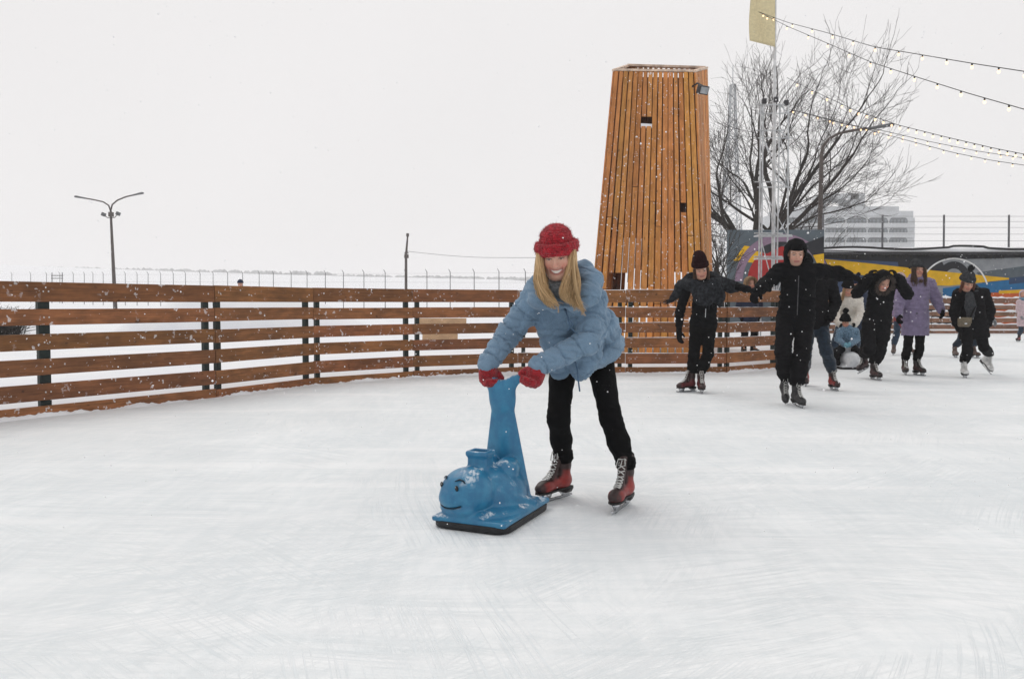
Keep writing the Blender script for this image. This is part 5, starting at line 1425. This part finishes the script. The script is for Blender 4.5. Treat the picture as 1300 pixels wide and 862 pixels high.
# woman in a dark shawl, holding the hooded man's hand
def shawl_woman():
    Y = 9.9; j = JP(Y)
    fg = Fig(Y, (j(889.5, 341.5, -.16), V(-.05, -1, -.45), V(-.18, -.4, 1)), j(893, 353, -.04), j(896, 368), j(893, 411, .1), V(-.15, -1, 0),
        dict(sh=j(874, 361), el=j(863, 396, -.02), wr=j(862, 420, -.12), hip=j(884.5, 416, .1), kn=j(881, 449, -.02), foot=(onice(873.5, 9.85), V(-.88, -.47), 0.0), hand=(V(-.02, -.25, -1), V(.8, .4, 0), V(0, -1, 0), .25)),
        dict(sh=j(913, 359), el=j(934, 364, -.02), wr=j(950, 367.5, -.3), hip=j(900, 416, .1), kn=j(899, 449, -.05), foot=(onice(891.5, 9.75), V(-.12, -1), -.0), hand=(V(.7, -.6, -.35), V(0, -.3, -1), V(-.3, -.8, 0), .5)),
        'woman in maroon beanie and dark fringed shawl skating hand in hand with the hooded man')
    fg.body(.013, .0055, hair='dark', hands='')
    fg.jacket(F_BLACK, hem=.06, r=.155, ra=.055, rw=.042, vox=.012, fold=.007, collar=.06)
    fg.trousers(F_TROUSER, .088, .066, .055, .012, .006); fg.skates('maroon'); fg.gloves(K_BLACK)
    beanie(fg.root, fg.hc, fg.HR, 1.0, K_MAROON, .036, .035, slouch=.03, vox=.009)
    # shawl: flat cloth draped over the shoulders, its point in front and a corner flying out behind the arm
    S = SDF(.03)
    A = lambda x, y, dy: j(x, y, dy)
    S.chain([A(871, 362, -.02), A(880, 362, -.12), A(892, 368, -.17), A(906, 362, -.13), A(918, 360, -.02), A(905, 353, .12), A(880, 354, .12), A(871, 362, -.02)], [.068, .075, .08, .075, .065, .075, .075, .065])
    S.chain([A(885, 368, -.16), A(892, 377, -.2), A(900, 383, -.19)], [.085, .10, .05], flat=(unit(V(0, -1, .2)), .4))
    S.chain([A(904, 363, -.15), A(911, 375, -.14), A(914, 388, -.12)], [.09, .09, .03], flat=(unit(V(.2, -1, .1)), .4))
    S.chain([A(878, 356, .02), A(866, 366, .05), A(851, 382, .07)], [.10, .085, .03], flat=(unit(V(.3, -1, .2)), .35))
    S.chain([A(914, 360, -.02), A(928, 364, -.05), A(936, 368, -.10)], [.075, .075, .035], flat=(unit(V(.1, -1, .1)), .6))
    sh = puff('shawl', S, .010, F_SHAWL, fg.root, lambda v: .007 * wob(v * V(1.4, 1, .6), .09))
    k = MB(); r_ = np.random.default_rng(2)
    for q0, q1, d in ((A(853, 380, .08), A(868, 374, .06), V(-.1, 0, -.06)), (A(893, 384, -.2), A(914, 388, -.1), V(.0, 0, -.07)), (A(849, 380, .08), A(856, 382, .08), V(-.09, 0, -.04))):
        for i in range(26):
            p = q0 + (q1 - q0) * r_.uniform(0, 1); e = p + d * r_.uniform(.6, 1.3) + r_.normal(0, .008, 3); k.tube([p, (p + e) / 2 + r_.normal(0, .005, 3), e], [.003, .003, .002], 3)
    k.build('fringe', F_SHAWL, sh)
    L = lambda x, y, z: fg.hc + fg.HR @ V(x, y, z)
    strands('hair', [([L(s_ * .075, .03, .02), L(s_ * .085, .03, -.06), L(s_ * .08, .05, -.14), L(s_ * .075, .05, -.22)], .022, 46) for s_ in (-1, 1)], fg.root, 'brown', .004)
    k = MB(); k.tube([j(896, 392, -.2), j(895.5, 403, -.17)], .004, 4); k.build('zip', M_GALV, fg.root)
shawl_woman()

def hooded_man():
    Y = 8.5; j = JP(Y)
    fg = Fig(Y, (j(1010.5, 322, -.08), V(-.16, -1, -.30), V(-.04, -.3, 1)), j(1015, 338), j(1014, 357), j(1010, 403, .06), V(-.12, -1, 0),
        dict(sh=j(990, 345), el=j(972, 361, -.05), wr=j(961, 370, -.25), hip=j(997, 408, .05), kn=j(994, 446, -.08), foot=(onice(997, 8.72, .06), V(-.2, -.98), -.55), hand=(V(-.5, -.6, -.6), V(.3, .4, -.8), V(-.5, -.8, .2), .6)),
        dict(sh=j(1038, 345), el=j(1062, 347, .08), wr=j(1079, 351, .05), hip=j(1021, 408, .05), kn=j(1018, 451, -.08), foot=(onice(1014.5, 8.42), V(.05, -1), -.12), hand=(V(.9, -.2, -.3), V(0, -.3, -1), V(0, -1, 0), .4)),
        'man in black hooded parka with arms spread wide beside the woman in the shawl')
    fg.body(.013, .005, (.52, .31, .23), hair='dark', hands='', beard=True, blush=.6)
    fg.jacket(F_BLACK, hem=.16, r=.182, ra=.075, rw=.058, vox=.012, quilt=.0, fold=.010, collar=.085, cr=.04)
    fg.trousers(F_BLACK2, .10, .082, .076, .012, .010); fg.skates('black'); fg.gloves(K_BLACK, .006)
    fg.hood(F_BLACK, .078)
    S = SDF(.01); L = lambda x, y, z: fg.hc + fg.HR @ V(x, y, z)
    S.ell(L(0, -.02, .065), (.086, .108, .075), fg.HR); S.box(L(0, 0, -.06), (.2, .2, .10), fg.HR, .004, .01, op='-'); puff('knit_cap', S, .008, K_BLACK, fg.root)
    k = MB(); k.tube([j(1014, 350, -.3), j(1013, 375, -.28), j(1012, 400, -.25)], .005, 4); k.build('zip', M_DARKMETAL, fg.root)
    for px, py, dy in ((1002, 380, -.22), (1028, 378, -.2)):
        k = MB(); k.box(j(px, py, dy), (.13, .02, .025), np.array(Matrix.Rotation(.25 * (1 if px > 1010 else -1), 3, 'Y'))); k.build('pocket_flap', F_BLACK, fg.root, bevel=.006)
hooded_man()

def jeans_man():
    Y = 10.1; j = JP(Y)
    fg = Fig(Y, (j(1022, 337, -.05), V(.1, -1, -.3), (0, -.2, 1)), j(1029, 350), j(1034, 365), j(1034, 409, .05), V(.1, -1, 0),
        dict(sh=j(1013, 358), el=j(1008, 385, .1), wr=j(1012, 405, .0), hip=j(1026, 414), kn=j(1022, 452), foot=(onice(1024, 10.6), V(-.3, -.95), -.1)),
        dict(sh=j(1054, 357), el=j(1061, 384, .05), wr=j(1054, 404, -.1), hip=j(1042, 414), kn=j(1049, 447, -.1), foot=(onice(1060.5, 10.05), V(-.05, -1), 0)),
        'man in black jacket, blue jeans and red skates half hidden behind the hooded man')
    fg.body(.016, .008, hair='dark', hands=''); fg.jacket(F_BLACK2, hem=.09, r=.175, ra=.07, rw=.055, vox=.014, fold=.008)
    fg.trousers(F_JEANS2, .095, .074, .064, .013, .008); fg.skates('red'); fg.gloves(K_BLACK); beanie(fg.root, fg.hc, fg.HR, 1.0, K_BLACK, .03, vox=.011)
jeans_man()

def fur_hood_man():
    Y = 11.5; j = JP(Y)
    fg = Fig(Y, (j(1121.5, 358, -.2), V(.0, -1, -.75), V(0, -.7, 1)), j(1121, 352, .0), j(1120, 366), j(1113, 409, .05), V(-.05, -1, 0),
        dict(sh=j(1102, 357), el=j(1088, 372, -.08), wr=j(1103, 352, -.22), hip=j(1103, 412), kn=j(1104, 443, -.1), foot=(onice(1098, 11.75, .10), V(-.75, -.6), -.25), hand=(V(.5, .1, 1), V(1, .2, 0), V(0, -1, .2), .5)),
        dict(sh=j(1141, 357), el=j(1152, 373, -.08), wr=j(1139, 352, -.22), hip=j(1122, 412), kn=j(1117, 446, -.06), foot=(onice(1113.5, 11.4), V(.05, -1), 0), hand=(V(-.5, .1, 1), V(-1, .2, 0), V(0, -1, .2), .5)),
        'man in long black coat and fur trimmed hood bowing with both hands at his head')
    fg.body(.014, .007, (.5, .29, .22), hair='brown', hands='', blush=1.2)
    fg.jacket(F_BLACK, hem=.26, r=.185, ra=.078, rw=.06, vox=.013, fold=.009, flare=.01, hemdir=V(-.05, .0, -1))
    fg.trousers(F_BLACK2, .10, .082, .075, .014, .009); fg.skates('dark'); fg.gloves(K_BLACK); fg.hood(F_BLACK, .08, fur=F_FURBR)
    L = lambda x, y, z: fg.hc + fg.HR @ V(x, y, z); S = SDF(.02); hair_cap(S, fg.hc, fg.HR, 1.0); S.box(L(0, .06, -.05), (.2, .12, .1), fg.HR, .01, .02, op='-')
    puff('hair', S, .009, mat('short_brown_hair', (.06, .035, .02), .7, .4, 90, .8, 160, .006), fg.root, lambda v: .005 * wob(v, .02))
fur_hood_man()

def lilac_woman():
    Y = 12.2; j = JP(Y)
    fg = Fig(Y, (j(1164.3, 342.5, -.04), V(.08, -1, -.05), V(.03, 0, 1)), j(1164.5, 354), j(1164, 368), j(1162, 404, .02), V(.05, -1, 0),
        dict(sh=j(1149.5, 361), el=j(1141.5, 383, .02), wr=j(1140.5, 400, -.12), hip=j(1155, 410), kn=j(1152, 443, -.05), foot=(onice(1151, 12.25), V(-.35, -.94), 0)),
        dict(sh=j(1179.5, 361), el=j(1189, 380, .0), wr=j(1194.5, 394, -.12), hip=j(1168, 410), kn=j(1167.5, 443, -.05), foot=(onice(1168.5, 12.15), V(.1, -1), 0)),
        'woman in a knee length lilac puffer coat and grey beanie with long brown hair')
    fg.body(.014, .006, hair='brown', hands='', blush=1.1)
    fg.jacket(F_PURPLE, hem=.27, r=.19, ra=.082, rw=.062, flare=.012, vox=.012, quilt=.008, qs=.14, fold=.006, collar=.08, cr=.04, hemdir=DN)
    fg.trousers(F_TROUSER, .082, .06, .056, .013, .006); fg.skates('dark'); fg.gloves(K_BLACK, .007)
    beanie(fg.root, fg.hc, fg.HR, 1.0, K_GREY, .034, .01, vox=.009)
    L = lambda x, y, z: fg.hc + fg.HR @ V(x, y, z)
    lk = []
    for s_ in (-1, 1):
        for q in range(3): lk.append(([L(s_ * .074, .02 + .02 * q, .03), L(s_ * .086, .04 + .02 * q, -.06), L(s_ * (.098 - .01 * q), .06 + .03 * q, -.16), L(s_ * (.095 - .015 * q), .08 + .03 * q, -.25)], .024, 40))
    lk.append(([L(-.03, .07, -.15), L(0, .1, -.18), L(.03, .09, -.22)], .03, 40))
    strands('hair', lk, fg.root, 'brown', .0045)
    k = MB(); k.box(j(1164, 398, -.225), (.02, .012, .02)); k.build('button', M_DARKMETAL, fg.root)
lilac_woman()

def pompom_woman():
    Y = 11.8; j = JP(Y)
    fg = Fig(Y, (j(1228, 359, -.1), V(-.1, -1, -.55), V(.05, -.5, 1)), j(1232, 370), j(1233, 380), j(1236, 412, .05), V(-.1, -1, 0),
        dict(sh=j(1217, 374), el=j(1211.5, 396, .02), wr=j(1214, 411, -.1), hip=j(1228, 416), kn=j(1228, 446, -.06), foot=(onice(1227, 11.75), V(-.35, -.94), 0)),
        dict(sh=j(1249, 373), el=j(1257, 394, .05), wr=j(1254, 412, .02), hip=j(1243, 416), kn=j(1249, 441, -.02), foot=(onice(1252, 12.4, .10), V(.15, -.98), -.65)),
        'woman in black coat, grey bobble hat and white skates with an olive shoulder bag')
    fg.body(.014, .007, hair='auburn', hands='', blush=1.1)
    fg.jacket(F_BLACK2, hem=.21, r=.18, ra=.072, rw=.056, flare=.025, vox=.013, fold=.008, hemdir=V(.08, .0, -1))
    fg.trousers(F_BLACK2, .09, .07, .064, .013, .007); fg.skates('white'); fg.gloves(K_BLACK)
    beanie(fg.root, fg.hc, fg.HR, 1.0, K_GREY, .04, .015, pom=.048, vox=.009)
    scarf_roll(fg, K_GREY, .036, .078, (-.03, .02))
    S = SDF(.02); S.chain([j(1231, 376, -.2), j(1232, 388, -.235), j(1232, 402, -.24)], [.07, .075, .06], flat=(unit(V(0, -1, .1)), .3)); puff('scarf_end', S, .01, K_GREY, fg.root, lambda v: .005 * wob(v, .05))
    L = lambda x, y, z: fg.hc + fg.HR @ V(x, y, z)
    strands('hair', [([L(s_ * .075, .03, .02), L(s_ * .085, .05, -.06), L(s_ * .085, .06, -.16)], .022, 40) for s_ in (-1, 1)], fg.root, 'auburn', .0045)
    b = j(1224, 409, -.31); r = empty('shoulder_bag', b, 'small olive shoulder bag hanging at the front of the black coated woman', 'bag')
    k = MB(); R_ = frame(V(-.1, -1, 0)); k.box(b, (.175, .065, .135), R_); bo = k.build('bag_body', F_BAG, r, True, bevel=.028)
    k = MB(); k.box(b + V(0, -.036, .025), (.165, .012, .085), R_); k.build('flap', F_BAG, r, True, bevel=.005)
    k = MB(); k.box(b + V(0, -.045, -.02), (.03, .01, .02), R_); k.build('clasp', M_GALV, r)
    k = MB(); k.tube([b + V(.09, .0, .07), j(1236, 394, -.27), j(1243, 378, -.2), j(1247, 368, -.02), j(1246, 368, .1)], .012, 5); k.build('strap', F_BLACK2, r, True)
pompom_woman()

def cream_woman():
    Y = 14.3; j = JP(Y)
    fg = Fig(Y, (j(1076.5, 367, -.15), V(.0, -1, -.45), V(0, -.4, 1)), j(1076.5, 376), j(1076, 386), j(1074, 414, .3), V(0, -1, 0),
        dict(sh=j(1064, 380), el=j(1060, 399, -.1), wr=j(1066, 412, -.3), hip=j(1067, 417, .28), kn=j(1060, 436, .1), foot=(onice(1060, 14.5), V(-.2, -.95), 0)),
        dict(sh=j(1089, 380), el=j(1092, 399, -.1), wr=j(1085, 412, -.3), hip=j(1081, 417, .28), kn=j(1087, 436, .1), foot=(onice(1088, 14.5), V(.2, -.95), 0)),
        'woman in cream fleece jacket and black hat leaning over the child on the sled')
    fg.body(.016, .008, hair='fair', hands=''); fg.jacket(F_WHITE, hem=.05, r=.172, ra=.075, rw=.058, vox=.013, fold=.008, collar=.085, cr=.04)
    fg.trousers(F_JEANS, .09, .07, .062, .014, .007); fg.skates('brown', False); fg.gloves(K_BLACK); beanie(fg.root, fg.hc, fg.HR, 1.0, K_BLACK, .036, .03, vox=.01)
    L = lambda x, y, z: fg.hc + fg.HR @ V(x, y, z)
    strands('hair', [([L(s_ * .075, .03, .02), L(s_ * .09, .05, -.08), L(s_ * .085, .06, -.18), L(s_ * .09, .05, -.29)], .024, 40) for s_ in (-1, 1)], fg.root, 'fair', .005)
cream_woman()

def sled_child():
    Y = 13.55; j = JP(Y); u = .66
    fg = Fig(Y, (j(1073.5, 409.5, -.02), V(.02, -1, -.25), V(-.03, -.2, 1)), j(1075, 417), j(1076, 424), j(1077, 440, .05), V(.02, -1, 0),
        dict(sh=j(1067, 421), el=j(1064, 431, -.02), wr=j(1071, 437, -.18), hip=j(1071.5, 441), kn=j(1062, 447, -.2), foot=(V(*P(1063, 461, 13.4)[:2], .06), V(-.2, -.98), .1)),
        dict(sh=j(1086, 421), el=j(1088, 431, -.02), wr=j(1080, 437, -.18), hip=j(1082, 441), kn=j(1087.5, 446, -.2), foot=(V(*P(1090.5, 461, 13.4)[:2], .06), V(.2, -.98), .1)),
        'small child in blue snow jacket and black bobble hat sitting on the white sled', u, base=V(0, 0, 0) + np.append(G(1077, Y)[:2], 0))
    fg.body(.010, .006, hair='fair', hands='', blush=1.4)
    fg.jacket(F_KIDBLUE, hem=.05, r=.19, ra=.085, rw=.07, vox=.010, quilt=.0, fold=.006, collar=.08, cr=.04); fg.trousers(F_BLACK2, .11, .09, .085, .010, .006)
    fg.gloves(F_MITT, .006, cuff=.02)
    for q in 'RL':
        a = fg.arm[q]; S = SDF(.02); T = lambda x, y, z: a['fp'] + a['FR'] @ (V(x, y, z) * .7); S.cap(T(0, -.07, .06), T(0, .10, .045), .052, .043); S.cap(T(0, -.07, .06), T(0, -.07, .22), .052, .058); puff('boot', S, .009, F_MITT if q == 'L' else F_BLACK2, fg.root)
    beanie(fg.root, fg.hc, fg.HR, .86, K_BLACK, .04, .02, pom=.06, vox=.008)
sled_child()
r = whale('skating_aid', np.append(G(1076, 13.5)[:2], 0), (.04, -1), 'white seat sled on a dark flat base carrying the small child', ((.66, .67, .68), (.5, .52, .54)), tall=False, face=False, sc=1.02)

def blue_bobble_person():
    Y = 16.0; j = JP(Y)
    fg = Fig(Y, (j(1090, 362, -.05), V(-.1, -1, -.1)), j(1091, 371), j(1092, 381), j(1093, 411), V(0, -1, 0),
        dict(sh=j(1080, 376), el=j(1078, 394), wr=j(1079, 409, -.1), hip=j(1088, 414), kn=j(1088, 434), foot=(onice(1088, 16), V(-.2, -.98))),
        dict(sh=j(1103, 376), el=j(1106, 394), wr=j(1105, 409, -.1), hip=j(1098, 414), kn=j(1098, 434), foot=(onice(1098, 16), V(.2, -.98))),
        'person in navy bobble hat showing behind the man with the fur trimmed hood')
    fg.body(.02, .010, hair='brown', hands=''); fg.jacket(F_NAVY, hem=.12, vox=.017); fg.trousers(F_BLACK2, vox=.017); fg.skates('black', False); fg.gloves(K_BLACK, vox=.01)
    beanie(fg.root, fg.hc, fg.HR, 1.05, K_NAVY, .04, .0, pom=.04, vox=.011)
blue_bobble_person()

def lavender_girl():
    Y = 17.0; j = JP(Y)
    fg = Fig(Y, (j(1143.5, 355, -.05), V(.1, -1, -.1)), j(1144, 364), j(1144, 373), j(1145, 402), V(0, -1, 0),
        dict(sh=j(1134.5, 369), el=j(1133, 386), wr=j(1136, 400, -.12), hip=j(1140, 404), kn=j(1138, 426, -.05), foot=(onice(1135.5, 17), V(-.5, -.85))),
        dict(sh=j(1155, 369), el=j(1158, 386), wr=j(1157, 400, -.05), hip=j(1150, 404), kn=j(1155, 426, -.05), foot=(onice(1158, 17.2), V(.2, -.98))),
        'girl in lavender top, red hem, jeans and pale pink hat behind the woman in lilac', .95)
    fg.body(.02, .010, hair='fair', hands='', blush=1.4); fg.jacket(F_LAV, hem=.02, r=.16, vox=.016)
    S = SDF(.03); fl = (V(0, 1, 0), .78); S.cap(fg.pelvis + V(0, 0, .07), fg.pelvis - V(0, 0, .09), .168, .172, flat=fl); puff('red_tunic', S, .016, F_RED, fg.root, lambda v: .006 * wob(v, .08))
    fg.trousers(F_JEANS, .085, .066, .058, .016); fg.skates('brown', False); fg.gloves(F_RED, vox=.01); beanie(fg.root, fg.hc, fg.HR, 1.0, K_PINK, .036, .0, vox=.011)
lavender_girl()

def hidden_skater():
    Y = 16.2; j = JP(Y)
    fg = Fig(Y, (j(1231, 362, 0), V(.2, -1, -.1)), j(1231, 371), j(1232, 380), j(1230, 410), V(.1, -1, 0),
        dict(sh=j(1220, 376), el=j(1217.5, 394), wr=j(1220, 408, -.1), hip=j(1224, 413), kn=j(1219, 433, -.03), foot=(onice(1214.5, 16.2), V(-.3, -.95))),
        dict(sh=j(1243, 376), el=j(1252, 394), wr=j(1260, 405, -.05), hip=j(1236, 413), kn=j(1238, 433, -.05), foot=(onice(1239, 16.1), V(.1, -1))),
        'skater in jeans with a pale grey glove mostly hidden behind the bobble hat woman')
    fg.body(.02, .010, hair='dark', hands=''); fg.jacket(F_BLACK2, hem=.08, r=.15, ra=.055, vox=.016); fg.trousers(F_JEANS2, .085, .066, .06, .016); fg.skates('brown', False); fg.gloves(K_GREYL, vox=.009)
    beanie(fg.root, fg.hc, fg.HR, 1.0, K_BLACK, .034, .0, vox=.012)
hidden_skater()

def pink_child():
    Y = 23.0; j = JP(Y)
    fg = Fig(Y, (j(1299, 374, 0), V(-.6, -1, -.15)), j(1299.5, 381), j(1300, 388), j(1300, 404), V(-.5, -1, 0),
        dict(sh=j(1294, 384), el=j(1293, 393), wr=j(1296, 401, -.1), hip=j(1297, 407), kn=j(1296, 420), foot=(onice(1294, 23.1), V(-.8, -.6))),
        dict(sh=j(1306, 384), el=j(1307, 393), wr=j(1306, 402, -.1), hip=j(1304, 407), kn=j(1304, 420), foot=(onice(1304, 22.8), V(-.7, -.7))),
        'child in pale pink hooded coat with blue scarf and red skates by the far barrier', .88)
    fg.body(.022, .011, hair='fair', hands='', blush=1.3); fg.jacket(F_PINK, hem=.24, r=.185, ra=.08, vox=.018, flare=.01, hemdir=DN); fg.trousers(F_JEANS, vox=.018); fg.skates('red', False)
    fg.hood(F_PINK, .08, vox=.013); fg.gloves(K_GREYL, vox=.012); scarf_roll(fg, F_KIDBLUE, .04, .085, (0, .03), .014)
pink_child()

def onlooker(name, px, py, Y, hat, coat, label, h=None, furry=False):
    j = JP(Y); zg = gz(G(px, Y)[0], Y); hc = j(px, py)
    z = lambda f: V(hc[0], Y, zg + (hc[2] - zg) * f)
    x = V(1, 0, 0)
    fg = Fig(Y, (hc, V(.2, -1, -.1)), z(.89), z(.8), z(.56), V(.1, -1, 0),
        dict(sh=z(.85) - x * .17, el=z(.68) - x * .2 + V(0, .05, 0), wr=z(.53) - x * .17, hip=z(.54) - x * .085, kn=z(.30) - x * .09, foot=(z(0) - x * .10, V(-.2, -1))),
        dict(sh=z(.85) + x * .17, el=z(.68) + x * .2 + V(0, .05, 0), wr=z(.53) + x * .17, hip=z(.54) + x * .085, kn=z(.30) + x * .09, foot=(z(0) + x * .10, V(.2, -1))), label, .95)
    fg.body(.02, .010, hair='brown', hands=''); fg.jacket(coat, hem=.15, vox=.017); fg.trousers(coat if not furry else F_BLACK2, vox=.017); fg.gloves(K_BLACK, vox=.011)
    for q in 'RL':
        a = fg.arm[q]; S = SDF(.02); T = lambda a1, b1, c1: a['fp'] + a['FR'] @ V(a1, b1, c1); S.cap(T(0, -.08, .05), T(0, .12, .045), .05, .042); S.cap(T(0, -.07, .05), T(0, -.07, .27), .05, .056); puff('boot', S, .014, M_SOLE, fg.root)
    if furry: fg.hood(hat, .07, vox=.012, name='fur_hood', fur=hat)
    else: beanie(fg.root, fg.hc, fg.HR, 1.0, hat, .036, vox=.012)
onlooker('person', 952.5, 360.5, 15.2, F_TAN, F_NAVY, 'onlooker in a tan fur hood standing outside the barrier by the steel mast', furry=True)
onlooker('person', 305, 360.5, 27.0, K_NAVY, F_GREYPALE, 'distant onlooker in dark blue hat just showing over the barrier at the left', furry=False)
# ---------------------------------------------------------------- falling snow
k = MB(); n_ = 0
while n_ < 3400:
    Yf = rng.uniform(1.6, 18) ; px, py = rng.uniform(-80, 1380), rng.uniform(-60, 700); p = P(px, py, Yf)
    if p[2] < .03: continue
    a_ = math.atan2(p[0], p[1])
    rad = rng.uniform(.0016, .0042) * (1 + Yf / 16)
    if Yf < 3: rad *= .6
    k.add(p + rad * np.array([[1, 0, 0], [-1, 0, 0], [0, 1, 0], [0, -1, 0], [0, 0, 1], [0, 0, -1]]) * rng.uniform(.6, 1.2, (6, 3)), [[0, 2, 4], [2, 1, 4], [1, 3, 4], [3, 0, 4], [2, 0, 5], [1, 2, 5], [3, 1, 5], [0, 3, 5]]); n_ += 1
tag(k.build('falling_snow', mat('snowflake', (.9, .9, .92), .9, 0, 5, 0), None), 'scattered snowflakes falling over the rink', 'snowflakes', kind='stuff')

# ---------------------------------------------------------------- haze
hz = bpy.data.materials.new('winter_haze'); hz.use_nodes = True; nt = hz.node_tree
for n_ in list(nt.nodes):
    if n_.type != 'OUTPUT_MATERIAL': nt.nodes.remove(n_)
pv = nt.nodes.new('ShaderNodeVolumePrincipled'); pv.inputs['Color'].default_value = (.97, .97, .98, 1); pv.inputs['Density'].default_value = HAZE; pv.inputs['Anisotropy'].default_value = .2
nt.links.new(pv.outputs[0], [n_ for n_ in nt.nodes if n_.type == 'OUTPUT_MATERIAL'][0].inputs['Volume'])
k = MB(); k.box((0, 0, 34.25), (4400, 4400, 70.5)); ho = k.build('haze', hz, None); ho['kind'] = 'stuff'
ho['label'] = 'pale winter haze over the whole snowfield'; ho['category'] = 'haze'
